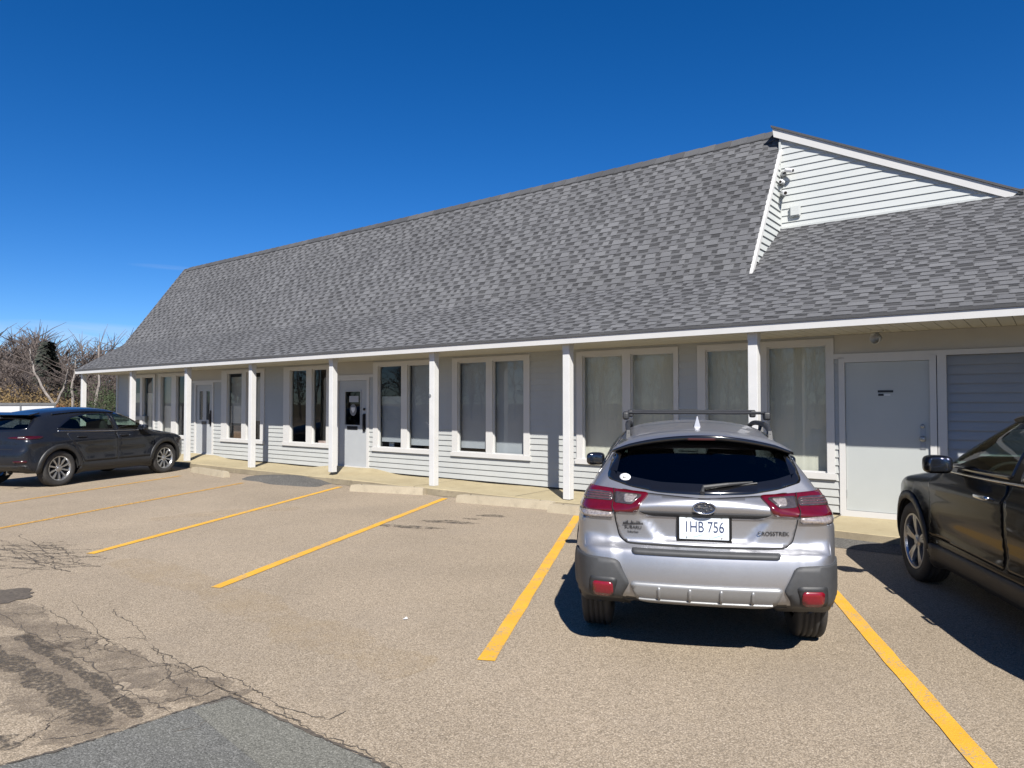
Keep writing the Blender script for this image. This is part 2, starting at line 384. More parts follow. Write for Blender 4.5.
# back slopes, decks below the shingles
m = MB()
m.prism([(XE, RY, RZ), (-24.42, RY, RZ), (-25.05, 8.2, 2.73), (XE, 8.2, 2.73)], (0, 0, -.04))
m.prism([(XR, SB+.16, WZ), (XE, SB+.16, WZ), (XE, 8.2, 2.73), (XR, 8.2, 2.73)], (0, 0, -.04))
m.build('rear_roof', M['shingle_base'], shop)
m = MB()
for i in range(int((-4-(-24.4))/.3)):                    # ridge cap shingles
    x = XE-.02-i*.3*(1+.0); 
    if x-.34 < -24.45: break
    t = .012
    m.prism([(x-.34, RY-.10, RZ-.10*STEEP*.8+.012), (x-.34, RY, RZ+.022), (x-.34, RY+.14, RZ-.13), (x-.34, RY+.14, RZ-.15), (x-.34, RY, RZ+.004), (x-.34, RY-.10, RZ-.10*STEEP*.8-.004)], (.335, 0, .012))
m.build('ridge_cap', M['shingle_cap'], shop)
# right-hand raised gable: cheek wall, set-back wall, its rake board and the roof behind it
GZ0, GSL = RZ+.02, .512
def rake_z(x): return GZ0-GSL*(x+3.86)
def clap_wall(name, rows, mat, parent, z0, expo, cut, y=0.0, proud=.02, axis='x', sign=-1):
    """lapped boards; cut(za, zb) -> list of (u0a,u1a,u0b,u1b) spans at the board's foot and head"""
    m = MB()
    for r in range(rows):
        za, zb = z0+r*expo, z0+(r+1)*expo+.006
        for (a0, a1, b0, b1) in cut(za, zb):
            if axis == 'x': P = lambda u, o, z: (u, y+sign*o, z)
            else: P = lambda u, o, z: (y+sign*o, u, z)
            m.poly([P(a0, proud, za), P(a1, proud, za), P(b1, .002, zb), P(b0, .002, zb)])
            m.poly([P(a0, 0, za+.001), P(a1, 0, za+.001), P(a1, proud, za), P(a0, proud, za)])
            m.poly([P(a0, 0, za), P(a0, proud, za), P(b0, .002, zb)]); m.poly([P(a1, 0, za), P(b1, .002, zb), P(a1, proud, za)])
    return m.build(name, mat, parent, recalc=False)
zb0 = KZ+LOW*(SB-KY)
def gcut(za, zb):
    out = lambda z: XE if True else 0
    xr = lambda z: min((GZ0-.10-z)/GSL-3.86, 3.0)
    if xr(za) <= XE+.05: return []
    return [(XE, max(xr(za), XE+.01), XE, max(xr(zb), XE+.01))]
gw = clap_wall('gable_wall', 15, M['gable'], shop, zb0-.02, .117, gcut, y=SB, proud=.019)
# cheek: between the steep rake and the fold; y from where roof meets board to SB
def ccut(za, zb):
    lo = lambda z: KY+(z-KZ)/STEEP; hi = lambda z: min(SB, KY+(z-KZ)/LOW)
    a, b = lo(za), lo(zb)
    if hi(za)-a < .005 and hi(zb)-b < .005: return []
    return [(a, max(hi(za), a+.002), min(b, SB-.004), max(hi(zb), min(b, SB-.004)+.002))]
ck = clap_wall('cheek_wall', 21, M['gable'], shop, KZ, .117, ccut, y=XE, proud=.024, axis='y', sign=1)
m = MB()                                                  # white edge along the steep rake, above the cheek
A = Vector((XE, KY-.06, KZ-.06*STEEP)); B = Vector((XE, SB+.20, KZ+STEEP*(SB+.20-KY)))
nn = Vector((0, -STEEP, 1)).normalized()
m.hexa([A+Vector((-.01, 0, 0))-nn*.055, A+Vector((.045, 0, 0))-nn*.055, B+Vector((-.01, 0, 0))-nn*.055, B+Vector((.045, 0, 0))-nn*.055,
        A+Vector((-.01, 0, 0))+nn*.004, A+Vector((.045, 0, 0))+nn*.004, B+Vector((-.01, 0, 0))+nn*.004, B+Vector((.045, 0, 0))+nn*.004])
m.build('rake_trim', M['trim'], shop)
m = MB()                                                  # rake board of the set-back gable
xa, xb = -3.76, -.36
pts = lambda y: [(xa, y, rake_z(xa)), (xb, y, rake_z(xb)), (xb-.10, y, rake_z(xb)-.14+.06), (xa+.02, y, rake_z(xa)-.165)]
m.prism(pts(SB-.062), (0, .03, 0)); m.build('rake_board', M['trim'], shop)
m = MB(); m.prism([(XE, SB-.031, rake_z(XE)-.15), (xb-.2, SB-.031, rake_z(xb-.2)-.10), (xb-.2, SB, rake_z(xb-.2)-.10), (XE, SB, rake_z(XE)-.15)], (0, 0, .02))
m.build('rake_soffit', M['trim'], shop)
m = MB(); m.prism([(xa-.02, SB-.085, rake_z(xa)+.004), (xb+.06, SB-.085, rake_z(xb+.06)+.004), (xb+.06, 6.5, rake_z(xb+.06)+.004), (xa-.02, 6.5, rake_z(xa)+.004)], (0, 0, .035))
m.build('gable_roof', M['shingle_cap'], shop)
m = MB(); m.box(XE-.004, XE+.03, SB-.034, SB-.002, zb0, RZ-.3); m.build('corner_bead', M['gable'], shop)
m = MB(); m.prism([(XE+.03, SB-.034, zb0-.012), (.0, SB-.034, zb0-.012), (.0, SB-.034, zb0+.022), (XE+.03, SB-.034, zb0+.022)], (0, .03, 0)); m.build('base_flashing', M['gable'], shop)
# fascia, gutter edge, soffit
m = MB(); m.box(-25.03, XR, EAVE_Y+.010, EAVE_Y+.032, 2.597, 2.694); m.build('fascia', M['trim'], shop)
m = MB(); m.box(-25.06, XR, EAVE_Y-.008, EAVE_Y+.05, 2.695, 2.731); m.build('drip_edge', M['shingle_cap'], shop)
m = MB(); x = -24.95
while x < XR:
    m.box(x, x+.142, EAVE_Y+.034, -.005, 2.600, 2.612); x += .15
sf = m.build('soffit', M['soffit'], shop)
m = MB(); m.box(-24.99, XR, EAVE_Y+.034, 0, 2.613, 2.63); m.build('soffit_backing', M['soffit_gap'], sf)
m = MB()                                                  # left gable-end rake trim and end wall
for (ya, za_, yb, zb_, xx0, xx1) in ((EAVE_Y, EAVE_Z, KY, KZ, -25.05, -24.88), (KY, KZ, RY, RZ, -24.88, -24.42)):
    m.hexa([(xx0-.02, ya, za_-.13), (xx0+.01, ya, za_-.13), (xx1-.02, yb, zb_-.13), (xx1+.01, yb, zb_-.13), (xx0-.02, ya, za_-.004), (xx0+.01, ya, za_-.004), (xx1-.02, yb, zb_-.004), (xx1+.01, yb, zb_-.004)])
m.build('end_rake_board', M['trim'], shop)
m = MB(); m.prism([(-24.80, 0, .0), (-24.80, 8, 0), (-24.80, 8, 2.7), (-24.40, RY, RZ-.15), (-24.80, KY, KZ-.12), (-24.80, 0, 2.62)], (.08, 0, 0)); m.build('end_wall', M['siding'], shop)
m = MB(); m.box(-24.7, XR, 7.9, 8.0, 0, 2.75); m.box(XR-.1, XR, 0, 8, 0, 2.75); m.build('rear_wall', M['siding'], shop)

# ---- openings of the front wall
WZ0, WZ1 = .600, 2.560
wins = [  # x0, x1, lights [(x0,x1)], shade kinds per light
    (-24.00, -22.15, [(-23.86, -23.14), (-22.98, -22.28)], ('mix', 'mix')),
    (-21.93, -20.02, [(-21.78, -21.10), (-20.82, -20.14)], ('mid', 'dark')),
    (-18.28, -16.20, [(-18.00, -17.26), (-17.06, -16.38)], ('goods', 'midhigh')),
    (-15.36, -13.52, [(-15.10, -14.42), (-14.20, -13.64)], ('dark', 'dark')),
    (-11.98, -10.02, [(-11.83, -11.08), (-10.90, -10.15)], ('half', 'blue')),
    (-9.60, -7.66, [(-9.46, -8.71), (-8.55, -7.80)], ('blue', 'blue')),
    (-6.64, -4.73, [(-6.52, -5.73), (-5.58, -4.81)], ('beige', 'beige')),
    (-4.41, -2.42, [(-4.28, -3.50), (-3.34, -2.52)], ('beige', 'beige'))]
doors = [(-19.74, -18.70, .215, 2.25), (-13.27, -12.12, .215, 2.25), (-2.36, -1.20, .06, 2.29)]
heads = [(-20.02, -18.28, 2.25), (-13.40, -11.98, 2.25), (-2.42, XR, 2.29)]
open_ = [(a+.03, b-.03, WZ0+.03, WZ1-.02) for a, b, _, _ in wins]+[(a+.03, b-.03, 0, z1) for a, b, z0, z1 in doors]+[(a, b, z, 2.7) for a, b, z in heads]+[(-1.20, 1.9, .10, 2.29)]
xs = sorted(set([XL, XR]+[o for q in open_ for o in q[:2] if XL < o < XR]))
def walk_z(x):
    z = .126
    for c, w in ((-19.2, 1.35), (-12.65, 1.45)):
        t = max(0, 1-abs(x-c)/w); z = max(z, .126+.088*min(1, 1.9*t))
    return z
def fcut(za, zb):
    spans = []
    for a, b in zip(xs[:-1], xs[1:]):
        mid = (a+b)/2; pieces = [(za, zb)]
        for (o0, o1, oz0, oz1) in open_:
            if o0 <= mid <= o1:
                nxt = []
                for p, q in pieces:
                    if oz1 <= p or oz0 >= q: nxt.append((p, q)); continue
                    if oz0 > p: nxt.append((p, oz0))
                    if oz1 < q: nxt.append((oz1, q))
                pieces = nxt
        for p, q in pieces:
            if q-p > .004: spans.append((a, b, p, q))
    return spans
m = MB(); expo = .1085; proud = .019; z0 = .150
for r in range(23):
    za, zb = z0+r*expo, min(z0+(r+1)*expo+.004, 2.6)
    off = lambda z: proud*(1-(z-za)/(expo+.004))+.001
    for a, b, p, q in fcut(za, zb):
        m.poly([(a, -off(p), p), (b, -off(p), p), (b, -off(q), q), (a, -off(q), q)])
        m.poly([(a, .01, p), (b, .01, p), (b, -off(p), p), (a, -off(p), p)])
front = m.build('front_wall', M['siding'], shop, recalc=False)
for a, b, p, q in fcut(0.0, .15):
    m = MB(); m.box(a, b, -.004, .02, .0, .15); m.build('base_shadow_strip', M['dark_metal'], front)  # dark strip painted as the shadow line below the lowest siding board
for i, (a, b, z) in enumerate(heads):
    m = MB(); m.box(a+.002, b-.002, -.016, .03, z, 2.598); h_ = m.build('header_panel', M['panel'], shop)
    m = MB()
    if i == 2: m.box(-2.42, XR, -.032, -.017, 2.270, 2.335)
    else: m.box(a+.004, b-.004, -.030, -.017, z-.005, z+.05)
    m.build('header_trim', M['trim'], h_)
m = MB(); m.box(XL-.02, XL+.09, -.030, .06, .126, 2.598); m.build('corner_board', M['trim'], shop)

# sided-over opening at the right
def pcut(za, zb): return [(-1.20, 1.9, -1.20, 1.9)]
pw = clap_wall('infill_panel', 18, M['infill'], shop, .13, .1185, pcut, y=.045, proud=.034)
for xx in (-1.19, 1.86):
    m = MB(); m.box(xx, xx+.10, -.026, .05, .126, 2.27); m.build('infill_frame', M['trim'], pw)

# ---- windows
def window(a, b, lights, kinds):
    fr = MB(); t0, t1 = -.034, .075
    fr.box(a, b, t0, t1, WZ1-.085, WZ1); fr.box(a-.02, b+.02, t0-.016, t1, WZ0, WZ0+.085)
    ed = [a]+[v for l in lights for v in l]+[b]
    for i in range(0, len(ed), 2): fr.box(ed[i], ed[i+1], t0+.002, t1-.002, WZ0+.085, WZ1-.085)
    w = fr.build('window', M['trim'], shop)
    z0, z1 = WZ0+.085, WZ1-.085
    for (l0, l1), kd in zip(lights, kinds):
        g = MB(); g.poly([(l0+.016, .030, z0+.016), (l1-.016, .030, z0+.016), (l1-.016, .030, z1-.016), (l0+.016, .030, z1-.016)]); g.build('pane', M['shop_glass'], w, recalc=False)
        s = MB(); s.box(l0, l0+.018, .005, .05, z0, z1); s.box(l1-.018, l1, .005, .05, z0, z1); s.box(l0+.018, l1-.018, .005, .05, z0, z0+.018); s.box(l0+.018, l1-.018, .005, .05, z1-.018, z1)
        s.build('sash', M['trim'], w)
        bl = MB(); y = .13; top = z1+.03
        def cloth(zlo, zhi, folds=0.0, key='blade'):
            n = 26; q = MB()
            for i in range(n):
                u0, u1 = lerp(l0-.03, l1+.03, i/n), lerp(l0-.03, l1+.03, (i+1)/n)
                f0, f1 = folds*math.sin(i*1.7), folds*math.sin((i+1)*1.7)
                q.poly([(u0, y+f0, zlo), (u1, y+f1, zlo), (u1, y+f1, zhi), (u0, y+f0, zhi)])
                q.poly([(u0, y+f0+.004, zhi), (u1, y+f1+.004, zhi), (u1, y+f1+.004, zlo), (u0, y+f0+.004, zlo)])
            q.build('blind', M[key], w, recalc=False)
        if kd == 'beige': cloth(z0-.05, top, .0012, 'blade')
        elif kd == 'blue': cloth(z0+(.075 if l0 < -9 or l0 > -9 and a < -10 else -.02), top, .0, 'shade_grey')
        elif kd == 'half': cloth(z0+.12, z0+1.12, .0, 'shade_grey')
        elif kd == 'mix': cloth(z0-.05, z1-.5, .0, 'shade_mid')
        elif kd == 'mid': cloth(z0-.05, top, .001, 'shade_mid')
        elif kd == 'midhigh': cloth(z0+.5, z1-.12, .0, 'shade_mid')
        elif kd == 'goods': cloth(z0+.42, z1-.10, .0, 'shade_mid')
for q in wins: window(*q)
# goods on the sills
def goods(name, x, w, h, d, mat, label, cat, group=None, tilt=0):
    m = MB(); m.box(-w/2, w/2, -d/2, d/2, 0, h*.92); m.box(-w/2-.006, w/2+.006, -d/2-.006, d/2+.006, h*.92, h)
    m.box(-.02, .02, -d/2-.004, -d/2-.001, 0, h*.9)
    o = m.build(name, M[mat], bevel=.003); o.location = site(x, .24, .62); o.rotation_euler.z = SITE_ROT+tilt
    return tag(o, label, cat, group)
m = MB(); m.box(XL+.1, XR-.2, .09, .45, .56, .62); m.build('window_ledge', M['room'], shop)
goods('cardboard_box', -17.62, .60, .42, .2, 'brown_goods', 'brown cardboard carton standing inside the window right of the door with two narrow panes', 'box')
goods('paper_bundle', -14.76, .40, .05, .2, 'pink_goods', 'low pale pink paper bundle on the sill, left pane between second and third door posts', 'papers')
goods('paper_bundle', -13.92, .46, .12, .2, 'pink_goods', 'taller pale pink paper bundle on the sill beside the emblem door', 'papers')
goods('notice_card', -11.66, .15, .24, .02, 'white_vinyl', 'small white card propped in the window right of the emblem door', 'card')
# dark room behind the glass
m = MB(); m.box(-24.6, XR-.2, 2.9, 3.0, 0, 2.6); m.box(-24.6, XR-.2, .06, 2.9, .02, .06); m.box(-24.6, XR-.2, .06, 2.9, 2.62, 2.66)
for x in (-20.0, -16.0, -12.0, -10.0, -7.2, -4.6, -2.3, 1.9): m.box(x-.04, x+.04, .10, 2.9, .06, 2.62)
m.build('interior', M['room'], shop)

# ---- doors
def door(a, b, z0, z1, mat, build_leaf):
    fr = MB(); t = .075
    fr.box(a, a+t, -.032, .06, z0-.02, z1); fr.box(b-t, b, -.032, .06, z0-.02, z1); fr.box(a+t, b-t, -.031, .06, z1-t, z1)
    if z0 < .15: fr.box(a+t, b-t, -.031, .06, z0, z0+.135)
    else: fr.box(a+t, b-t, -.045, .06, z0-.02, z0+.012)
    l = MB(); d = build_leaf(l, a+t+.004, b-t-.004, (z0+.14 if z0 < .15 else z0+.016), z1-t-.004)
    o = l.build('door', mat, shop); f = fr.build('door_frame', M['trim'], o)
    return o
def leaf_two(l, a, b, z0, z1):    # two narrow glazed slots
    w = b-a; s = [(a+.18*w, a+.39*w), (a+.61*w, a+.82*w)]; g0, g1 = z0+.95, z1-.17
    l.box(a, b, .0, .04, z0, g0); l.box(a, b, .0, .04, g1, z1)
    l.box(a, s[0][0], .0, .04, g0, g1); l.box(s[0][1], s[1][0], .0, .04, g0, g1); l.box(s[1][1], b, .0, .04, g0, g1)
d1 = door(*doors[0], M['door_grey'], leaf_two)
a, b = doors[0][0]+.08, doors[0][1]-.08; w = b-a
for q in ((.18, .39), (.61, .82)):
    m = MB(); m.poly([(a+q[0]*w, .02, 1.17), (a+q[1]*w, .02, 1.17), (a+q[1]*w, .02, 2.01), (a+q[0]*w, .02, 2.01)]); m.build('pane', M['shop_glass'], d1)
m = MB(); m.box(b-.10, b-.06, -.03, .0, 1.02, 1.45); m.tube([(b-.08, -.05, 1.06), (b-.08, -.05, 1.36)], .014); m.build('handle', M['dark_metal'], d1)
m = MB(); m.box(a+.34*w, a+.62*w, -.008, .0, 1.05, 1.14); m.build('mail_slot', M['dark_metal'], d1)
def leaf_glass(l, a, b, z0, z1):
    w = b-a; g0, g1, x0, x1 = z0+.93, z1-.25, a+.22*w, a+.76*w
    l.box(a, b, .0, .04, z0, g0); l.box(a, b, .0, .04, g1, z1); l.box(a, x0, .0, .04, g0, g1); l.box(x1, b, .0, .04, g0, g1)
    for f in ((x0-.025, x1+.025, g0-.025, g0), (x0-.025, x1+.025, g1, g1+.025), (x0-.025, x0, g0, g1), (x1, x1+.025, g0, g1)): l.box(f[0], f[1], -.012, .0, f[2], f[3])
d2 = door(*doors[1], M['door_grey'], leaf_glass)
a, b = doors[1][0]+.08, doors[1][1]-.08; w = b-a; gx0, gx1 = a+.22*w, a+.76*w
m = MB(); m.poly([(gx0, .016, 1.16), (gx1, .016, 1.16), (gx1, .016, 1.93), (gx0, .016, 1.93)]); m.build('pane', M['car_glass_dark'], d2, recalc=False)
m = MB(); m.box(gx0+.13, gx1-.08, .008, .0125, 1.68, 1.82); m.build('notice', M['shade_grey'], d2, bevel=.002)
m = MB(); cx = (gx0+gx1)/2
m.prism([(cx+.115*math.cos(t*PI/12), .0135, 1.50+.135*math.sin(t*PI/12)) for t in range(24)], (0, -.003, 0))
em = m.build('emblem', M['room_grey'], d2)
m = MB(); m.prism([(cx-.06, .0085, 1.56), (cx+.07, .0085, 1.56), (cx+.06, .0085, 1.49), (cx, .0085, 1.43), (cx-.06, .0085, 1.50)], (0, -.003, 0)); m.build('emblem_shield', M['white_vinyl'], em)
m = MB(); m.box(b-.12, b-.06, -.03, .0, 1.02, 1.42); m.tube([(b-.09, -.05, 1.06), (b-.09, -.05, 1.40)], .016); m.superell((b-.09, -.02, 1.52), (.03, .03, .03), 1.0); m.build('handle', M['dark_metal'], d2)
m = MB(); m.box(a+.30*w, a+.66*w, -.008, .0, 1.05, 1.13); m.build('mail_slot', M['dark_metal'], d2)
def leaf_flush(l, a, b, z0, z1): l.box(a, b, -.004, .04, z0, z1)
d3 = door(*doors[2], M['door_white'], leaf_flush)
a, b = doors[2][0]+.08, doors[2][1]-.08
m = MB(); m.box(b-.11, b-.05, -.012, -.004, 1.06, 1.34); m.superell((b-.08, -.045, 1.20), (.036, .03, .036), .8); m.superell((b-.08, -.02, 1.36), (.026, .02, .026), 1.0)
m.build('handle', M['galv'], d3)
m = MB()
for z in (.42, 1.2, 1.98): m.tube([(a-.004, -.012, z-.05), (a-.004, -.012, z+.05)], .010)
m.build('hinge', M['galv'], d3)
m = MB(); m.box(a+.40, a+.585, -.0075, -.0045, 1.80, 1.83); m.box(a+.405, a+.47, -.0075, -.0045, 1.755, 1.785); sg = m.build('door_sign', M['black_ink'], d3)
m = MB(); m.box(a+.478, a+.55, -.0075, -.0045, 1.76, 1.775); m.build('sign_strip', M['white_vinyl'], sg)
# ---- posts
posts = [-24.90, -21.42, -18.22, -15.17, -12.12, -9.15, -6.17, -3.19, -.095, 2.9, 5.9]
for i, x in enumerate(posts):
    hw = .063; z0 = .126 if i != 4 else .20
    m = MB(); m.box(x-hw, x+hw, -1.01-hw, -1.01+hw, z0, 2.60)
    p = m.build('porch_post', M['post'], shop, bevel=.006)
    m = MB()
    m.box(x-hw-.004, x+hw+.004, -1.01-hw-.004, -1.01+hw+.004, 2.50, 2.599); m.build('post_cap', M['trim'], p)
    if abs(x+9.15) < .01:
        m = MB(); m.lathe([(.0, .02), (.022, .02), (.026, -.005), (.0, -.006)], 'y', (x-.03, -1.01-hw-.012, 1.80), 12); m.build('cable_clip', M['galv'], p)
# ---- soffit lamp over the white door
lamp = empty('soffit_lamp', site(-1.80, -.42, 2.60), SITE_ROT, label='round metal floodlight hanging under the soffit by the white door', cat='lamp')
m = MB(); m.lathe([(0, 0), (.075, 0), (.075, -.018), (.05, -.03), (0, -.03)], 'z', (0, 0, 0), 24); m.build('base', M['soffit'], lamp, smooth=False)
m = MB(); m.tube([(0, 0, -.03), (0.01, -.01, -.07)], .014); m.build('arm', M['galv'], lamp)
m = MB(); m.lathe([(0, -.045), (.03, -.045), (.055, -.01), (.072, .06), (.066, .06), (.05, 0), (0, -.01)], 'y', (0.015, -.0, -.10), 24); h = m.build('lamp_head', M['galv'], lamp, smooth=True); h.rotation_euler = (R_(-12), 0, R_(150))
# ---- cameras and box on the gable
def cam_unit(x, z, yaw, pit, s, label):
    r = empty('security_camera', site(x, SB-.026, z), SITE_ROT, label=label, cat='camera', group='security cameras on the gable corner')
    m = MB(); m.lathe([(0, 0), (.055*s, 0), (.055*s, -.03), (.03*s, -.045), (0, -.045)], 'y', (0, 0, 0), 20); m.build('base', M['galv'], r)
    e = Vector((math.sin(yaw)*.12*s, -.05-math.cos(yaw)*.09*s, pit))
    m = MB(); m.tube([(0, -.04, 0), (e.x*.5, e.y*.75, .015), e], .017*s); m.build('arm', M['dark_metal'], r)
    d = Vector((math.sin(yaw), -math.cos(yaw), -.35)).normalized()
    m = MB(); m.tube([e-d*.06*s, e-d*.02*s, e+d*.10*s, e+d*.125*s], [.038*s, .045*s, .045*s, .040*s], 16); m.build('camera_body', M['white_vinyl'] if s < 1 else M['galv'], r, smooth=False)
    m = MB(); m.tube([e+d*.126*s, e+d*.129*s], .028*s, 16); m.build('lens', M['gloss_black'], r)
cam_unit(-3.585, 5.55, 1.15, .03, .85, 'topmost grey security camera at the gable corner, pointing right')
cam_unit(-3.60, 5.40, .1, 0.0, .75, 'middle white security camera at the gable corner, pointing forward')
cam_unit(-3.605, 5.22, .5, -.02, .95, 'lowest grey security camera at the gable corner, pointing down')
bx = empty('junction_box', site(-3.40, SB-.03, 4.88), SITE_ROT, label='small square vent box on the white gable siding', cat='vent')
m = MB(); m.box(-.085, .085, -.035, 0, -.085, .095); m.build('body', M['gable'], bx, bevel=.006)
m = MB(); m.box(-.07, .07, -.05, -.036, -.07, .08); m.build('cover', M['gable'], bx, bevel=.004)

# ------------------------------------------------------------------ walkway, lot, markings
def struct(name, mb, mat, **kw):
    o = mb.build(name, mat, recalc=kw.get('recalc', True)); return tag(o, kind='structure', label=kw.get('label'))
def ground_poly(mb, pts, z): mb.poly([(p[0], p[1], z) for p in pts])
m = MB(); nx = 240; ys = [-1.30, -1.285, -1.27, -1.1, -.8, -.5, -.2, .02]
grid = []
for i in range(nx+1):
    x = lerp(-25.6, 9.2, i/nx); row = []
    for j, y in enumerate(ys):
        wz = walk_z(x); t = (y+1.27)/1.1
        zt = .120+(wz-.126)*min(1, max(0, t)) if j > 1 else (.108 if j == 1 else 0.0)
        e = .012*math.sin(x*2.1)+.010*math.sin(x*5.3+1) if j < 3 else 0
        row.append(tuple(site(x, y+e, zt+.006*math.sin(x*3.1+y*2) * (1 if j > 1 else 0))))
    grid.append(row)
base = len(m.v)
for r in grid: m.v += r
k = len(ys)
for i in range(nx):
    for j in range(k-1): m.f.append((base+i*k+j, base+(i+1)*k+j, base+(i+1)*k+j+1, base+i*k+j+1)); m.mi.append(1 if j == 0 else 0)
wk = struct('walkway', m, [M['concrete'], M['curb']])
# expansion joints cut the walk: thin dark lines laid just above it
m = MB(); 
for i in range(14):
    x = -23.5+i*2.35
    if any(abs(x-c) < 1.6 for c in (-19.2, -12.65)): continue
    m.poly([site(x-.006, -1.26, .1275), site(x+.006, -1.26, .1275), site(x+.006, -.03, .1345), site(x-.006, -.03, .1345)])
struct('walkway_joint', m, M['crack'])
m = MB(); m.poly([(-70, -45, 0), (70, -45, 0), (70, 34, 0), (-70, 34, 0)]); struct('parking_lot', m, M['asphalt'])
m = MB(); m.poly([(-900, -900, -.012), (900, -900, -.012), (900, 900, -.012), (-900, 900, -.012)]); struct('ground', m, M['earth'])
# grey repair in the foreground
edge = [gnd(-40, 778), gnd(60, 751), gnd(130, 729), gnd(190, 709), gnd(230, 697), gnd(285, 722), gnd(340, 747), gnd(390, 769), gnd(470, 810)]
m = MB(); ground_poly(m, [*[tuple(e[:2]+rng.normal(0, .006, 2)) for e in edge], (3.0, -2.5), (-4.5, -2.5)], .004)
struct('road', m, M['asphalt_new'])
def smooth_line(pts, n=6):
    out = []
    for a, b in zip(pts[:-1], pts[1:]):
        for i in range(n): out.append(a+(b-a)*i/n)
    out.append(pts[-1]); return out
def crack(mb, pts, w, rough=.02, z=.0045, n=10, soft=False):
    P = [np.array(p[:2], float) for p in pts]; P = smooth_line(P, n)
    if not soft: P = [p+rng.normal(0, rough, 2) for p in P]
    L, Rr = [], []
    for i, p in enumerate(P):
        d = P[min(i+1, len(P)-1)]-P[max(i-1, 0)]; d = d/(np.linalg.norm(d)+1e-9); nrm = np.array([-d[1], d[0]])
        e = w*(.25+1.1*rng.random()**2 if not soft else 1+.25*math.sin(i*.37+w*9)+.35*(rng.random()-.5))*(.3 if i in (0, len(P)-1) else 1); e2 = e if not soft else e*(1+.4*(rng.random()-.5)); L.append(p+nrm*e/2); Rr.append(p-nrm*e2/2)
    for i in range(len(P)-1): mb.poly([(*L[i], z), (*Rr[i], z), (*Rr[i+1], z), (*L[i+1], z)])
m = MB()
crack(m, edge[:8], .022, .004, .0085, 14)
for px, w in (([(0, 613), (40, 640), (85, 660), (125, 690), (170, 712)], .02), ([(70, 600), (105, 640), (150, 662), (180, 668), (230, 692)], .013),
              ([(150, 648), (190, 668), (222, 690), (260, 703)], .016), ([(40, 605), (75, 628), (110, 640)], .011), ([(160, 655), (172, 680), (195, 700)], .016),
              ([(200, 665), (236, 680), (262, 694), (300, 725)], .014), ([(20, 742), (45, 730), (55, 712)], .012), ([(230, 692), (268, 710), (330, 738), (400, 768)], .013),
              ([(56, 622), (60, 640), (30, 648)], .009), ([(110, 612), (135, 625), (160, 655)], .008), ([(0, 540), (30, 552), (62, 560), (95, 566)], .02), ([(20, 552), (40, 565), (70, 572)], .024),
              ([(30, 540), (50, 556), (55, 570)], .018), ([(0, 546), (28, 560), (60, 567), (84, 563)], .02), ([(14, 535), (45, 548), (80, 553)], .014), ([(40, 545), (62, 548), (75, 563)], .018)):
    crack(m, [gnd(*p) for p in px], w*.60, .010, n=14)
    for k in range(2):                                    # hairline branches off every crack
        i = rng.integers(0, len(px)-1); t = rng.random(); p0 = np.array(gnd(*px[i])[:2])*(1-t)+np.array(gnd(*px[i+1])[:2])*t; a0 = rng.random()*6.28; q = [p0]
        for j in range(4): a0 += rng.normal(0, .6); q.append(q[-1]+np.array([math.cos(a0), math.sin(a0)])*rng.uniform(.06, .16))
        crack(m, q, .0075, .006, .0044, 5)
struct('pavement_crack', m, M['crack'], recalc=False)
m = MB()                                                  # wide gritty ruts in the lower left
crack(m, [gnd(*p) for p in [(-20, 648), (30, 672), (70, 700), (105, 726)]], .15, .026, .0042, 26, True)
crack(m, [gnd(*p) for p in [(20, 636), (50, 655), (95, 680), (140, 718)]], .085, .018, .0042, 26, True)
crack(m, [gnd(*p) for p in [(-20, 735), (20, 748)]], .13, .02, .0042, 8)
for k in range(26):
    c = np.array(gnd(rng.uniform(5, 72), rng.uniform(543, 572))[:2]); a0 = rng.uniform(-.5, .5); d = np.array([math.cos(a0), math.sin(a0)])*rng.uniform(.2, .5)
    crack(m, [c-d, c+rng.normal(0, .05, 2), c+d], .035, .014, .0042+k*2e-5, 6)
struct('rut_grit', m, M['tar'], recalc=False)
m = MB()
for q, w_ in (([(-20, 596), (40, 628), (110, 660), (180, 684), (236, 700)], .30), ([(-10, 640), (60, 690), (118, 730)], .5)):
    crack(m, [gnd(*p) for p in q], w_, .022, .0041, 24, True)
struct('worn_trench', m, M['rut'], recalc=False)
m = MB(); crack(m, [gnd(*p) for p in [(120, 560), (215, 590), (300, 628), (420, 672)]], .45, .02, .0040, 20, True)
crack(m, [gnd(*p) for p in [(150, 520), (230, 512), (300, 508)]], .4, .02, .0040, 14, True)
struct('golden_silt', m, M['pollen'], recalc=False)
sc_ = empty('paper_scrap', tuple(gnd(405, 620)), .6, label='tiny white paper scrap lying in the empty stall', cat='litter')
m = MB()
for i in range(5):
    a = rng.random(2)*.05; m.poly([(a[0]-.03, a[1]-.02, .008+.006*i), (a[0]+.03, a[1]-.015, .012), (a[0]+.02, a[1]+.025, .02+.004*i), (a[0]-.025, a[1]+.02, .010)])
m.build('paper', M['white_vinyl'], sc_, recalc=False); sc_.scale = (.45, .45, .4)
m = MB(); ground_poly(m, [gnd(*p) for p in ((193, 711), (230, 700), (285, 724), (340, 749), (388, 771), (470, 812), (330, 830), (262, 768), (225, 738))], .0062); struct('road_overlay', m, M['asphalt_worn'])
m = MB()                                                  # dirt gathered at the foot of the curb
crack(m, [site(x, -1.31) for x in np.arange(-25.5, 9, .8)], .10, .015, .0043, 5)
struct('curb_dirt', m, M['tar'], recalc=False)
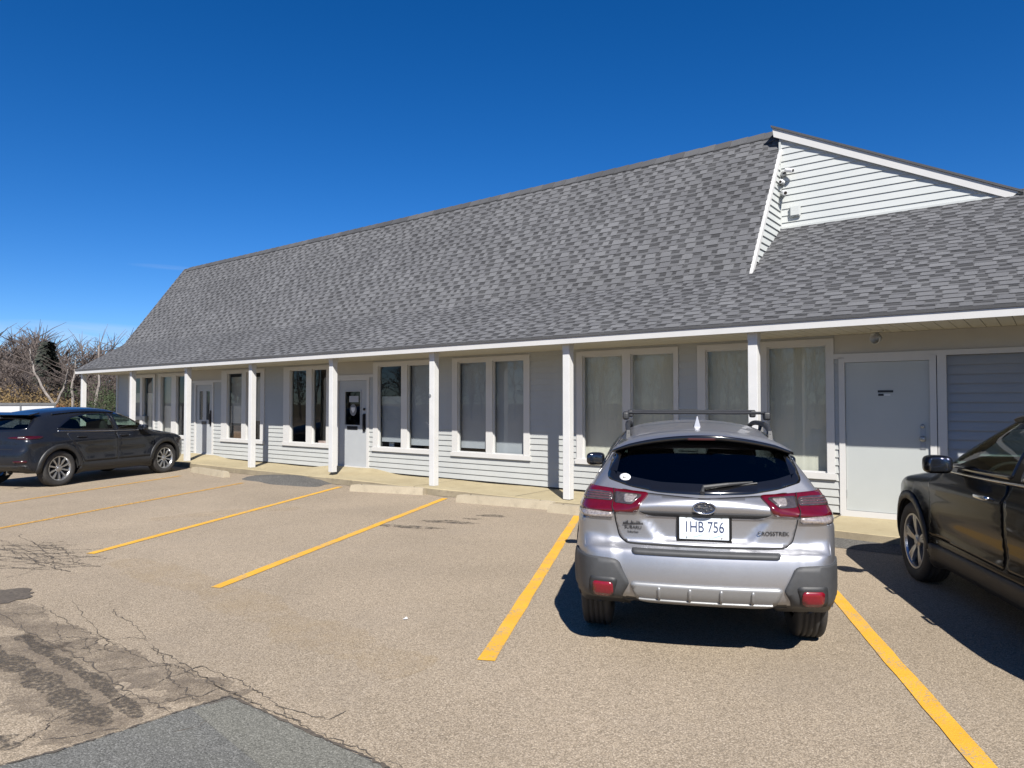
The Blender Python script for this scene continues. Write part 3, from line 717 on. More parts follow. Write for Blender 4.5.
def blob(mb, c, rx, ry, ang, z, n=40, wob=.2):
    ph = rng.random(4)*6.28
    pts = []
    for i in range(n):
        t = 2*PI*i/n; k = 1+wob*(.5*math.sin(3*t+ph[0])+.35*math.sin(5*t+ph[1])+.3*math.sin(9*t+ph[2])+.2*math.sin(14*t+ph[3]))
        x, y = rx*k*math.cos(t), ry*k*math.sin(t); pts.append((c[0]+x*math.cos(ang)-y*math.sin(ang), c[1]+x*math.sin(ang)+y*math.cos(ang), z))
    mb.poly(pts)
m = MB()
for (px, py), rx, ry in (((448, 522), .42, .12), ((472, 519), .13, .06), ((492, 516), .24, .09), ((408, 527), .5, .10)):
    blob(m, gnd(px, py), rx, ry, R_(-18), .0048)
struct('oil_stain', m, M['stain'])
m = MB(); blob(m, gnd(-8, 597), .34, .24, 0, .005); struct('dark_patch', m, M['crack'])  # irregular dark blob on the lot at the left edge
# stall lines
def stripe(a, b, w, key, n=24):
    a, b = np.array(a[:2]), np.array(b[:2]); d = (b-a)/np.linalg.norm(b-a); nrm = np.array([-d[1], d[0]]); mb = MB(); L = []; R2 = []
    for i in range(n+1):
        p = a+(b-a)*i/n; L.append(p+nrm*(w/2+rng.normal(0, .0025))); R2.append(p-nrm*(w/2+rng.normal(0, .0025)))
    for i in range(n): mb.poly([(*L[i], .005), (*R2[i], .005), (*R2[i+1], .005), (*L[i+1], .005)])
    o = mb.build('parking_line', M[key]); tag(o, kind='structure'); return o
for p, q, w, key in (((486, 661), (577.5, 516), .112, 'line'), ((215, 588), (445, 498.5), .108, 'line'), ((90, 554), (340, 487), .105, 'line'), ((-30, 534), (243, 483), .10, 'line_faded'),
                     ((1004, 790), (836, 596), .112, 'line'), ((-60, 513), (180, 476), .10, 'line_faded')):
    a, b = gnd(*p), gnd(*q)
    if p[0] == 1004: b = a+(b-a)*1.75; a = a-(b-a)*.02
    stripe(a, b, w, key)
a = gnd(1004, 790); dl = (gnd(836, 596)-a); dl /= np.linalg.norm(dl)
stripe(np.array([6.2, 2.6])-dl[:2]*1.2, np.array([6.2, 2.6])+dl[:2]*4.6, .11, 'line')
# asphalt humps by the walk
def mound(name, cx, cy, rx, ry, h, label):
    mb = MB(); nr, na = 10, 40; ph = rng.random(3)*6
    mb.v.append(tuple(site(cx, cy, h)))
    for r in range(1, nr+1):
        for a in range(na):
            t = 2*PI*a/na; k = r/nr*(1+.10*math.sin(3*t+ph[0])+.06*math.sin(7*t+ph[1])); z = h*(1-(r/nr)**2)**1.0+rng.normal(0, .004)*(r < nr)
            mb.v.append(tuple(site(cx+rx*k*math.cos(t), cy+ry*k*math.sin(t), max(z, .001 if r == nr else .006))))
    for a in range(na): mb.f.append((0, 1+a, 1+(a+1) % na)); mb.mi.append(0)
    for r in range(nr-1):
        for a in range(na):
            b2 = (a+1) % na; mb.f.append((1+r*na+a, 1+(r+1)*na+a, 1+(r+1)*na+b2, 1+r*na+b2)); mb.mi.append(0)
    o = mb.build(name, M['asphalt_fresh'], smooth=True); tag(o, kind='structure', label=label)
mound('asphalt_ramp', -12.95, -1.50, 1.35, .62, .11, 'dark rough asphalt hump against the walkway')
m = MB(); m.poly([site(-2.9, -1.72, .004), site(-1.6, -1.78, .004), site(2.6, -1.7, .004), site(2.6, -1.28, .03), site(-1.8, -1.27, .03), site(-3.1, -1.27, .03)]); struct('asphalt_strip', m, M['asphalt_fresh'])
# wheel stops
def stop(x, y, L, ang, label):
    r = empty('wheel_stop', site(x, y, 0), SITE_ROT+ang, label=label, cat='wheel stop', group='concrete wheel stops along the walkway')
    m = MB(); n = 14
    for i in range(n):
        u0, u1 = -L/2+L*i/n, -L/2+L*(i+1)/n; j0, j1 = rng.normal(0, .002, 2)
        c0 = .0 if 0 < i else .012; c1 = .0 if i < n-1 else .012
        m.hexa([(u0, -.085, -.004), (u1, -.085, -.004), (u0, .085, -.004), (u1, .085, -.004), (u0+c0, -.055, .128-c0), (u1-c1, -.055, .128-c1), (u0+c0, .055, .128-c0), (u1-c1, .055, .128-c1)])
    o = m.build('block', M['stop'], r)
    m = MB()
    for u in (-L*.36, L*.36): m.lathe([(0, .134), (.014, .134), (.016, .124), (0, .124)], 'z', (u, 0, 0), 10)
    m.build('anchor_pin', M['crack'], r)
stop(-7.08, -1.50, 1.80, R_(9), 'concrete wheel stop by the window pair with grey shades, left of the silver car')
stop(-9.80, -1.56, 1.55, R_(17), 'concrete wheel stop between the dark asphalt hump and the open stall line')
stop(-15.55, -1.85, 1.80, R_(-6), 'crooked concrete wheel stop by the nose of the dark grey crossover')
stop(-5.28, -1.50, 1.72, R_(6), 'concrete wheel stop half hidden in front of the silver car')
# ------------------------------------------------------------------ cars
def chaikin(pts, it=2, closed=True):
    P = np.array(pts, float)
    for _ in range(it):
        Q = np.roll(P, -1, 0) if closed else P[1:]
        A = P if closed else P[:-1]
        P2 = np.empty((2*len(A), P.shape[1])); P2[0::2] = .75*A+.25*Q; P2[1::2] = .25*A+.75*Q
        if not closed: P2 = np.vstack([P[:1], P2, P[-1:]])
        P = P2
    return P
def resample(P, step, closed=True):
    P = np.array(P, float); Q = np.vstack([P, P[:1]]) if closed else P
    d = np.r_[0, np.cumsum(np.linalg.norm(np.diff(Q, axis=0), axis=1))]
    n = max(3, int(round(d[-1]/step))); t = np.linspace(0, d[-1], n+1)
    if closed: t = t[:-1]
    return np.stack([np.interp(t, d, Q[:, k]) for k in range(P.shape[1])], 1)
def in_poly(P, poly):
    x, y = P[:, 0], P[:, 1]; c = np.zeros(len(P), bool); n = len(poly)
    for i in range(n):
        x0, y0 = poly[i-1]; x1, y1 = poly[i]
        if y0 == y1: continue
        k = ((y0 > y) != (y1 > y)) & (x < (x1-x0)*(y-y0)/(y1-y0)+x0); c ^= k
    return c
def poly_dist(P, poly):
    D = np.full(len(P), 1e9); n = len(poly)
    for i in range(n):
        a, b = np.array(poly[i-1]), np.array(poly[i]); ab = b-a; L = ab@ab
        if L < 1e-14: continue
        t = np.clip(((P-a)@ab)/L, 0, 1); D = np.minimum(D, np.linalg.norm(P-a-t[:, None]*ab, axis=1))
    return D
def inset(poly, d):                                       # positive d shrinks
    P = np.array(poly, float); A = np.roll(P, 1, 0); B = np.roll(P, -1, 0)
    area = .5*np.sum(A[:, 0]*P[:, 1]-P[:, 0]*A[:, 1]); s = 1 if area > 0 else -1
    e0 = P-A; e1 = B-P
    e0 /= np.linalg.norm(e0, axis=1)[:, None]+1e-12; e1 /= np.linalg.norm(e1, axis=1)[:, None]+1e-12
    n0 = np.stack([-e0[:, 1], e0[:, 0]], 1)*s; n1 = np.stack([-e1[:, 1], e1[:, 0]], 1)*s
    m = n0+n1; m /= np.linalg.norm(m, axis=1)[:, None]+1e-12
    k = np.clip(np.sum(m*n0, 1), .45, 1); return P+m*(d/k)[:, None]
def fillet(poly, r):
    P = np.array(poly, float); n = len(P); out = []
    for i in range(n):
        a, b, c = P[i-1], P[i], P[(i+1) % n]; u, v = a-b, c-b; lu, lv = np.linalg.norm(u), np.linalg.norm(v)
        d = min(r, lu*.45, lv*.45); p0, p2 = b+u/(lu+1e-12)*d, b+v/(lv+1e-12)*d
        for t in (0, .25, .5, .75, 1): out.append((1-t)**2*p0+2*t*(1-t)*b+t*t*p2)
    return np.array(out)
def shape(poly, rnd): return fillet(poly, rnd) if rnd else np.array(poly, float)
class Grid2:
    """signed distance to a closed outline, sampled for quick look-up"""
    def __init__(s, poly, pad=.9, h=.015):
        P = np.array(poly); s.h = h; s.lo = P.min(0)-pad; n = np.ceil((P.max(0)+pad-s.lo)/h).astype(int)+1
        X, Y = np.meshgrid(np.arange(n[0]), np.arange(n[1]), indexing='ij'); Q = np.stack([X.ravel(), Y.ravel()], 1)*h+s.lo
        D = poly_dist(Q, P); D[in_poly(Q, P)] *= -1; s.g = D.reshape(n); s.n = n
    def __call__(s, x, y):
        u = np.clip((x-s.lo[0])/s.h, 0, s.n[0]-1.001); v = np.clip((y-s.lo[1])/s.h, 0, s.n[1]-1.001)
        i, j = u.astype(int), v.astype(int); a, b = u-i, v-j; g = s.g
        return g[i, j]*(1-a)*(1-b)+g[i+1, j]*a*(1-b)+g[i, j+1]*(1-a)*b+g[i+1, j+1]*a*b
def sstep(x, a, b):
    t = np.clip((x-a)/(b-a), 0, 1); return t*t*(3-2*t)
class Body:
    def __init__(s, prof, plan, tum, extra, crown_r, crown_f, roof_cr, kfun, ds=.024, it=2):
        s.prof = chaikin(prof, it); half = np.array(plan); full = np.vstack([half, half[::-1]*[1, -1]])
        s.plan = chaikin(full, 2); s.gs, s.gp = Grid2(s.prof), Grid2(s.plan)
        s.tum, s.extra, s.cr, s.cf, s.rc, s.kf = tum, extra, crown_r, crown_f, roof_cr, kfun
        L = resample(s.prof, ds); n = len(L); W = np.abs(s.plan[:, 1]).max(); ny = int(2*W/ds/1.25)
        if ny % 2: ny += 1
        v = np.linspace(-1, 1, ny+1); t = s.tum(L[:, 0], L[:, 1])
        V = np.zeros((n, ny+1, 3)); V[:, :, 0] = L[:, None, 0]; V[:, :, 2] = L[:, None, 1]; V[:, :, 1] = v[None]*(W-t)[:, None]
        V[:, :, 0] += np.where(V[:, :, 0] < 0, -1, 1)*0
        V = V.reshape(-1, 3); idx = lambda i, j: (i % n)*(ny+1)+j
        F = [(idx(i, j), idx(i+1, j), idx(i+1, j+1), idx(i, j+1)) for i in range(n) for j in range(ny)]
        lo, hi = L.min(0), L.max(0); gx, gz = np.arange(lo[0], hi[0], ds), np.arange(lo[1], hi[1], ds)
        Q = np.stack(np.meshgrid(gx, gz, indexing='ij'), -1).reshape(-1, 2); Q[:, 0] += (np.round((Q[:, 1]-lo[1])/ds) % 2)*ds*.5
        Q = Q[in_poly(Q, L)]; Q = Q[poly_dist(Q, L) > ds*.55]
        allp = [Vector(p) for p in L]+[Vector(p) for p in Q]
        r = geometry.delaunay_2d_cdt(allp, [(i, (i+1) % n) for i in range(n)], [], 1, 1e-5)
        cv = np.array([tuple(p) for p in r[0]]); orig = [o[0] if o else -1 for o in r[3]]
        for side, jj in ((-1, 0), (1, ny)):
            mp = []; add = []
            for q, o in zip(cv, orig):
                if 0 <= o < n: mp.append(idx(o, jj))
                else:
                    mp.append(len(V)+len(add)); add.append((q[0], side*(W-s.tum(np.array([q[0]]), np.array([q[1]]))[0]), q[1]))
            V = np.vstack([V, np.array(add)])
            for f in r[2]: F.append(tuple(mp[i] for i in (f if side > 0 else f[::-1])))
        for _ in range(10):
            f0, g = s.fg(V); V = V-np.clip(f0/(np.sum(g*g, 1)+1e-9), -.06, .06)[:, None]*g
        s.V, s.F = V, F
        s.cent = np.array([V[list(f)].mean(0) for f in F]); s.kill = np.zeros(len(F), bool)
        s.bvh = BVHTree.FromPolygons([tuple(p) for p in V], F)
    def f(s, P):
        x, y, z = P[:, 0], np.abs(P[:, 1]), P[:, 2]; y2 = np.minimum(y, 1.0)**2
        xs_ = x+np.where(x < 0, -s.cr, s.cf)*y2*np.clip(np.abs(x)/1.2-.4, 0, 1)
        up = np.clip((z-.7)/.3, 0, 1); a = s.gs(xs_, z+s.rc*y2*up); b = s.gp(x, y+s.tum(x, z))
        k = s.kf(x, z); h = np.maximum(k-np.abs(a-b), 0)/k
        return np.maximum(a, b)+h*h*k*.25+s.extra(x, y, z)
    def fg(s, P, e=.004):
        f0 = s.f(P); g = np.stack([(s.f(P+np.eye(3)[k]*e)-s.f(P-np.eye(3)[k]*e))/(2*e) for k in range(3)], 1); return f0, g
    def normal(s, P):
        g = s.fg(P, .008)[1]; return g/(np.linalg.norm(g, axis=1)[:, None]+1e-9)
    def ray(s, o, d):
        h = s.bvh.ray_cast(Vector(o), Vector(d))
        return np.array(h[0]) if h[0] is not None else None
    def proj(s, how):
        if how == 'rear': return (np.array([0, 1, 0.]), np.array([0, 0, 1.]), np.array([1, 0, 0.]))
        if how == 'front': return (np.array([0, 1, 0.]), np.array([0, 0, 1.]), np.array([-1, 0, 0.]))
        if how == 'left': return (np.array([1, 0, 0.]), np.array([0, 0, 1.]), np.array([0, -1, 0.]))
        if how == 'right': return (np.array([1, 0, 0.]), np.array([0, 0, 1.]), np.array([0, 1, 0.]))
        if how == 'top': return (np.array([1, 0, 0.]), np.array([0, 1, 0.]), np.array([0, 0, -1.]))
        d = np.array(how, float); d /= np.linalg.norm(d); e1 = np.cross([0, 0, 1.], d); e1 /= np.linalg.norm(e1); return (e1, np.cross(d, e1), d)
    def at(s, how, u, v):
        e1, e2, d = s.proj(how); o = e1*u+e2*v-d*6; h = s.ray(o, d)
        if h is None:
            q = s.bvh.find_nearest(Vector(o+d*4.2)); h = np.array(q[0])
        return h
    def project3(s, how, pts3):
        e1, e2, d = s.proj(how); P = np.array(pts3); return np.stack([P@e1, P@e2], 1)
    def cut(s, how, poly, shrink=.012):
        e1, e2, d = s.proj(how); q = np.stack([s.cent@e1, s.cent@e2], 1); k = in_poly(q, inset(poly, shrink))
        m = {'rear': s.cent[:, 0] < -1.0, 'front': s.cent[:, 0] > .0, 'left': s.cent[:, 1] > .3, 'right': s.cent[:, 1] < -.3, 'top': s.cent[:, 2] > 1}[how]
        s.kill |= k & m
    def arch(s, cx, cz, r, yin=.52): s.kill |= (np.hypot(s.cent[:, 0]-cx, s.cent[:, 2]-cz) < r) & (np.abs(s.cent[:, 1]) > yin)
    def build(s, name, mat, parent, lowz=.30):
        keep = [f for f, k in zip(s.F, s.kill) if not k]; used = sorted(set(i for f in keep for i in f)); mp = {o: i for i, o in enumerate(used)}
        me = bpy.data.meshes.new(name); me.from_pydata([tuple(s.V[i]) for i in used], [], [tuple(mp[i] for i in f) for f in keep]); me.update()
        o = link(name, me, [mat, M['cladding_dark']], parent, smooth=True)
        me.polygons.foreach_set('material_index', [1 if s.cent[i][2] < lowz else 0 for i, k in enumerate(s.kill) if not k])
        bm = bmesh.new(); bm.from_mesh(me); bmesh.ops.recalc_face_normals(bm, faces=bm.faces[:]); bm.to_mesh(me); bm.free()
        c = s.cent[0]; return o
    def patch(s, name, how, poly, mat, parent, off=.004, depth=.008, step=.028, border=0.0, rnd=.045, near=None):
        e1, e2, d = s.proj(how); poly = shape(poly, rnd)
        Bd = resample(poly, step*.6) if rnd else np.vstack([np.linspace(poly[i-1], poly[i], max(2, int(np.linalg.norm(poly[i]-poly[i-1])/step/.8)+1))[:-1] for i in range(len(poly))])
        pts = list(Bd); edges = [(i, (i+1) % len(Bd)) for i in range(len(Bd))]; rings = [Bd]
        if border:
            I = inset(poly, border); I = resample(I, step*.7); n0 = len(pts); pts += list(I); edges += [(n0+i, n0+(i+1) % len(I)) for i in range(len(I))]; rings.append(I)
        lo, hi = Bd.min(0), Bd.max(0)
        G = np.stack(np.meshgrid(np.arange(lo[0], hi[0]+step, step), np.arange(lo[1], hi[1]+step, step*.87), indexing='ij'), -1)
        G[:, 1::2, 0] += step/2; G = G.reshape(-1, 2)
        G = G[in_poly(G, Bd)]
        for r in rings:
            if len(G): G = G[poly_dist(G, r) > step*.45]
        pts += list(G)
        r = geometry.delaunay_2d_cdt([Vector(p) for p in pts], edges, [], 1, 1e-6)
        uv = np.array([tuple(p) for p in r[0]]); fs = [tuple(f) for f in r[2]]
        P = np.zeros((len(uv), 3))
        for i, q in enumerate(uv):
            h = s.ray(e1*q[0]+e2*q[1]-d*6, d)
            if h is None:
                g = e1*q[0]+e2*q[1]; z0 = P[i-1] if i else np.array([0, 0, .8.real])
                t = s.bvh.find_nearest(Vector(g+d*((z0@d) if i else 0))); h = np.array(t[0])
            P[i] = h
        Nn = s.normal(P); fl = np.sum(Nn*d, 1) > .2; Nn[fl] *= -1
        P2 = P+Nn*off
        c = np.array([np.cross(P2[f[1]]-P2[f[0]], P2[f[2]]-P2[f[0]])@d for f in fs])
        fs = [f if k < 0 else f[::-1] for f, k in zip(fs, c)]
        cnt = {}
        for f in fs:
            for a, b in zip(f, f[1:]+f[:1]): cnt[(min(a, b), max(a, b))] = cnt.get((min(a, b), max(a, b)), 0)+1
        V = list(map(tuple, P2)); mp = {}; rim = []
        for f in fs:
            for a, b in zip(f, f[1:]+f[:1]):
                if cnt[(min(a, b), max(a, b))] == 1:
                    for q in (a, b):
                        if q not in mp: mp[q] = len(V); V.append(tuple(P2[q]-Nn[q]*depth))
                    rim.append((b, a, mp[a], mp[b]))
        me = bpy.data.meshes.new(name); me.from_pydata(V, [], fs+rim); me.update()
        o = link(name, me, mat, parent)
        sm = [True]*len(fs)+[False]*len(rim); me.polygons.foreach_set('use_smooth', sm)
        if border:
            cc = np.array([uv[list(f)].mean(0) for f in fs]); ins = in_poly(cc, rings[1])
            me.polygons.foreach_set('material_index', [0 if k else 1 for k in ins]+[1]*len(rim))
        # shade with the body's own normals so the panel reads as the same sheet
        return o
    def panel(s, name, how, poly, mat, parent, gap=.006, off=.0035, rnd=.05, step=.03):
        o = s.patch(name, how, poly, mat, parent, off=off, depth=.006, rnd=rnd, step=step)
        g = shape(poly, rnd); ou, inn = inset(g, -gap), inset(g, .008)
        n = len(g); f = s.patch('panel_seam', how, np.vstack([ou, ou[:1], inn[:1], inn[::-1]]) if False else ou, M['gap'], o, off=.0012, depth=.003, rnd=0, step=step*1.3)
        return o
def ring_poly(cx, cz, r0, r1, a0, a1, n=34):
    A = [R_(lerp(a0, a1, i/n)) for i in range(n+1)]
    return [(cx+r1*math.cos(t), cz+r1*math.sin(t)) for t in A]+[(cx+r0*math.cos(t), cz+r0*math.sin(t)) for t in A[::-1]]
def make_wheel(parent, loc, r, w, rim_r, style, side):     # side +1: outer face towards +y
    wh = bpy.data.objects.new('wheel', None); col.objects.link(wh); wh.parent = parent; wh.location = loc
    sg = side; h = w/2
    m = MB(); pr = [(rim_r-.004, -h*.78), (rim_r+.01, -h*.92), (r*.86, -h), (r*.96, -h*.93), (r*.992, -h*.80)]
    for gx in (-.5, -.17, .17, .5): pr += [(r, h*(gx-.07)), (r-.009, h*(gx-.045)), (r-.009, h*(gx+.045)), (r, h*(gx+.07))]
    pr += [(r*.992, h*.80), (r*.96, h*.93), (r*.86, h), (rim_r+.012, h*.92), (rim_r-.004, h*.78)]
    m.lathe([(a, b*sg) for a, b in pr], 'y', (0, 0, 0), 56); m.build('tyre', M['rubber'], wh, smooth=True)
    m = MB()
    m.lathe([(a, b*sg) for a, b in [(rim_r+.004, h*.80), (rim_r+.004, h*.90), (rim_r-.012, h*.88), (rim_r-.022, h*.70), (rim_r-.03, -h*.75)]], 'y', (0, 0, 0), 56, 0)
    m.lathe([(a, b*sg) for a, b in [(0, h*.74), (.034, h*.74), (.040, h*.68), (.070, h*.60), (.074, h*.3)]], 'y', (0, 0, 0), 32, 0)
    def spoke(t, w0, w1, tw=0.0):
        def P(rr, s_, yy):
            a = t+tw*(rr/rim_r); return (rr*math.cos(a)-s_*math.sin(a), yy*sg, rr*math.sin(a)+s_*math.cos(a))
        stn = [(.055, w0, h*.62), (rim_r*.5, lerp(w0, w1, .45), h*.74), (rim_r*.82, lerp(w0, w1, .8), h*.80), (rim_r-.006, w1, h*.80)]
        for (ra, wa, ya), (rb, wb, yb) in zip(stn[:-1], stn[1:]):
            m.hexa([P(ra, -wa/2, ya-.03), P(rb, -wb/2, yb-.03), P(ra, wa/2, ya-.03), P(rb, wb/2, yb-.03), P(ra, -wa*.36, ya), P(rb, -wb*.36, yb), P(ra, wa*.36, ya), P(rb, wb*.36, yb)])
    for i in range(5):
        t = 2*PI*i/5+.3
        if style == 'ten': spoke(t, .030, .048, .06); spoke(t+PI/5, .030, .048, .06)
        else: spoke(t-.11, .030, .034); spoke(t+.17, .026, .030); 
        if style == 'twin': spoke(t+.03, .05, .012)
    for i in range(5):
        t = 2*PI*i/5; m.lathe([(0, h*.66*sg), (.009, h*.66*sg), (.009, h*.5*sg)], 'y', (.052*math.cos(t), 0, .052*math.sin(t)), 8)
    m.build('rim', M['rim'], wh)
    m = MB(); m.lathe([(.0, -h*.1*sg), (rim_r-.04, -h*.1*sg), (rim_r-.04, -h*.3*sg), (0, -h*.3*sg)], 'y', (0, 0, 0), 40); m.build('brake_disc', M['rim_dark'], wh)
    return wh
def wheel_wells(B, parent, wx, wz, r, yin, yout):
    for cx in wx:
        for s in (-1, 1):
            m = MB(); n = 26
            arc = [(cx+r*math.cos(t), wz+r*math.sin(t)) for t in [R_(lerp(-4, 184, i/n)) for i in range(n+1)]]
            for (x0, z0), (x1, z1) in zip(arc[:-1], arc[1:]): m.poly([(x0, s*yin, z0), (x1, s*yin, z1), (x1, s*yout, z1), (x0, s*yout, z0)])
            m.poly([(x, s*yin, z) for x, z in arc]); m.build('wheel_well', M['gap'], parent, recalc=False)
def mirror(parent, x, y, z, s, mat, size=(.07, .10, .065)):
    m = MB(); fn = lambda p: [p[0]-.25*abs(p[1]-y)*(1), p[1], p[2]]
    m.superell((x, y, z), size, .55, 20, 12, fn=fn); o = m.build('side_mirror', mat, parent, smooth=True)
    m = MB(); m.superell((x-size[0]*.80, y, z), (.02, size[1]*.85, size[2]*.82), .5, 18, 8, fn=fn); m.build('mirror_glass', M['mirror_glass'], o, smooth=True)
    m = MB(); m.hexa([(x-.03, y-s*.20, z-.06), (x+.05, y-s*.20, z-.06), (x-.03, y-s*.02, z-.055), (x+.05, y-s*.02, z-.055), (x-.03, y-s*.20, z-.035), (x+.05, y-s*.20, z-.035), (x-.03, y-s*.02, z-.02), (x+.05, y-s*.02, z-.02)]); m.build('mirror_arm', M['black_plastic'], o)
    return o
def cabin(parent, zfloor, xf, xr, w, seat_z, ztop):
    for s in (-1, 1):
        m = MB(); y = s*.37
        m.superell((xf-.02, y, seat_z), (.26, .25, .09), .5); m.superell((xf-.30, y, seat_z+.33), (.085, .24, .34), .5, fn=lambda p: [p[0]-.22*(p[2]-seat_z), p[1], p[2]])
        m.superell((xf-.44, y, ztop-.28), (.05, .13, .10), .6); m.build('front_seat', M['interior'], parent, smooth=True)
    m = MB(); m.superell((xr, 0, seat_z), (.26, .62, .10), .35); m.superell((xr-.34, 0, seat_z+.28), (.09, .62, .30), .35)
    for y in (-.36, .36): m.superell((xr-.42, y, ztop-.36), (.045, .12, .09), .6)
    m.build('rear_seat', M['interior'], parent, smooth=True)
    m = MB(); m.superell((xf+.62, 0, seat_z+.27), (.20, w-.1, .13), .4); m.build('dashboard', M['interior'], parent, smooth=True)
    m = MB(); c = Vector((xf+.34, .37, seat_z+.33)); 
    m.tube([c+Vector((-.07*math.sin(t), .185*math.cos(t), .17*math.sin(t))) for t in [2*PI*i/24 for i in range(25)]], .014, 8, cap=False); m.tube([c, c+Vector((.2, 0, -.08))], .03)
    m.build('steering_wheel', M['interior'], parent, smooth=True)
def mirrored(poly): return [(-u, v) for u, v in poly][::-1]

# ---------------- silver crossover seen from behind
silver = empty('parked_car', (1.658, 6.530, 0), R_(90-12), label='silver crossover with a black roof rack parked nose in, seen from behind', cat='car', group='cars parked nose in to the shop')
prof = [(-1.72, .275), (-2.03, .365), (-2.155, .415), (-2.195, .50), (-2.20, .60), (-2.185, .70), (-2.165, .738), (-2.118, .748), (-2.105, .78), (-2.105, .86), (-2.115, .95), (-2.135, 1.01), (-2.125, 1.045), (-2.075, 1.078),
        (-2.02, 1.13), (-1.90, 1.27), (-1.80, 1.385), (-1.75, 1.43), (-1.62, 1.462), (-1.3, 1.487), (-.9, 1.507), (-.35, 1.517), (.1, 1.498), (.36, 1.452), (.7, 1.27), (1.05, 1.085), (1.2, 1.062), (1.6, 1.025), (1.98, .95), (2.18, .84), (2.26, .72), (2.285, .55), (2.24, .36), (2.05, .25), (1.3, .235), (0, .235), (-1.2, .24)]
plan = [(-2.34, .0), (-2.325, .30), (-2.285, .52), (-2.20, .70), (-2.04, .825), (-1.80, .882), (-1.3, .893), (0, .890), (1.3, .893), (1.75, .875), (2.05, .79), (2.24, .58), (2.34, .25), (2.35, 0)]
def tum_s(x, z):
    lo = .05*np.clip((.48-z)/.26, 0, 1)**2+.012*np.clip((.62-z)/.2, 0, 1); sh = .055*sstep(z, .86, 1.10)
    up = np.clip(z-1.06, 0, 1); g = up*.40+up*up*.45
    rear = .085*np.clip((-x-.7)/1.1, 0, 1)*sstep(z, .93, 1.36)
    return lo+sh+g+rear
WX, WZ, WR = (1.335, -1.335), .352, .352
def ext_s(x, y, z):
    e = np.zeros_like(x)
    for cx in WX:
        r = np.hypot(x-cx, z-WZ); e -= .028*np.exp(-((r-.42)/.10)**2)*(y > .5)*np.clip((1.0-z)/.2, 0, 1)
    e -= .010*np.exp(-((z-.93)/.05)**2)*(y > .6)*(np.abs(x) < 1.7)
    rear = (x < -1.7)
    w = .455-.16*np.clip((.95-z)/.19, 0, 1)
    rec = sstep(w-y, -.02, .065)*sstep(z, .75, .79)*(1-sstep(z, .928, .964)); e += .027*rec*rear
    lip = np.exp(-((z-.995)/.028)**2)*sstep(.47-y, 0, .03); e -= .010*lip*rear
    crn = sstep(y, .56+.10*np.clip((z-.72)/.25, 0, 1)*.6, .62+.10*np.clip((z-.72)/.25, 0, 1)*.6)*(z < .93)*(z > .40); e -= .012*crn*rear*sstep(.93-z, 0, .06)
    e -= .008*np.exp(-((z-.935)/.03)**2)*(y > .6)*rear
    return e
kf = lambda x, z: .045+.075*sstep(z, 1.0, 1.4)+.05*(x > 1.5)
B = Body(prof, plan, tum_s, ext_s, .115, .12, .20, kf, ds=.0205)
P = silver; sp = M['silver_paint']
lampL_red = None
rear_glass = [(0, 1.070), (.30, 1.076), (.50, 1.102), (.655, 1.142), (.665, 1.165), (.635, 1.30), (.600, 1.385), (.40, 1.405), (0, 1.415), (-.40, 1.405), (-.600, 1.385), (-.635, 1.30), (-.665, 1.165), (-.655, 1.142), (-.50, 1.102), (-.30, 1.076)]
B.cut('rear', shape(rear_glass, .045))
side_w = {'front_window': [(.98, 1.075), (.10, 1.055), (.02, 1.06), (.0, 1.43), (.30, 1.41), (.62, 1.27)], 'rear_window': [(-.06, 1.055), (-1.0, 1.065), (-1.14, 1.10), (-1.02, 1.40), (-.5, 1.435), (-.06, 1.435)], 'quarter_window': [(-1.10, 1.075), (-1.62, 1.15), (-1.50, 1.27), (-1.20, 1.375), (-1.08, 1.39)]}
for sd in ('left', 'right'):
    for nm, q in side_w.items(): B.cut(sd, shape(q, .045))
wsh = [(.74, 1.10), (.60, 1.42), (.40, 1.462), (0, 1.475), (-.40, 1.462), (-.60, 1.42), (-.74, 1.10), (-.4, 1.085), (0, 1.08), (.4, 1.085)]
B.cut('front', shape(wsh, .045))
for cx in WX: B.arch(cx, WZ, .405)
body = B.build('body', sp, P, .405)
B.patch('rear_window', 'rear', rear_glass, [M['car_glass_dark'], M['gloss_black']], P, off=.003, depth=.004, border=.062, step=.03)
for sd in ('left', 'right'):
    for nm, q in side_w.items(): B.patch('side_window', sd, q, [M['car_glass_dark'] if nm != 'front_window' else M['car_glass'], M['gloss_black']], P, off=.003, depth=.004, border=.04, step=.05)
B.patch('windscreen', 'front', wsh, [M['car_glass'], M['gloss_black']], P, off=.003, depth=.004, border=.04, step=.06)
for cx in WX:                                             # arch mouldings
    for sd in ('left', 'right'):
        B.patch('arch_moulding', sd, ring_poly(cx, WZ, .388, .455, -14 if cx > 0 else 2, 178 if cx > 0 else 194), M['cladding'], P, off=.010, depth=.03, rnd=0, step=.045)
for sd in ('left', 'right'): B.patch('sill_moulding', sd, [(.92, .28), (.90, .40), (-.90, .40), (-.92, .28)], M['cladding'], P, off=.008, depth=.02, rnd=.02, step=.06)
wheel_wells(B, P, WX, WZ, .40, .50, .87)
for cx in WX:
    for s in (-1, 1): make_wheel(P, (cx, s*.775, WZ), WR, .225, .225, 'five', s)
for sd, s in (('left', 1), ('right', -1)):
    for q in ([(1.0, 1.03), (.95, .42), (.05, .42), (.0, 1.03)], [(-.02, 1.03), (.03, .42), (-.82, .42), (-.98, .72), (-1.12, 1.03)]):
        d = B.panel('door', sd, q, sp, P, step=.05)
        hx = q[-1][0]+.16 if q[0][0] > .5 else -1.0
        a = B.at(sd, hx, .93); m = MB(); m.superell((a[0], a[1]+s*.02, a[2]), (.10, .018, .016), .5); m.build('handle', sp, d, smooth=True)
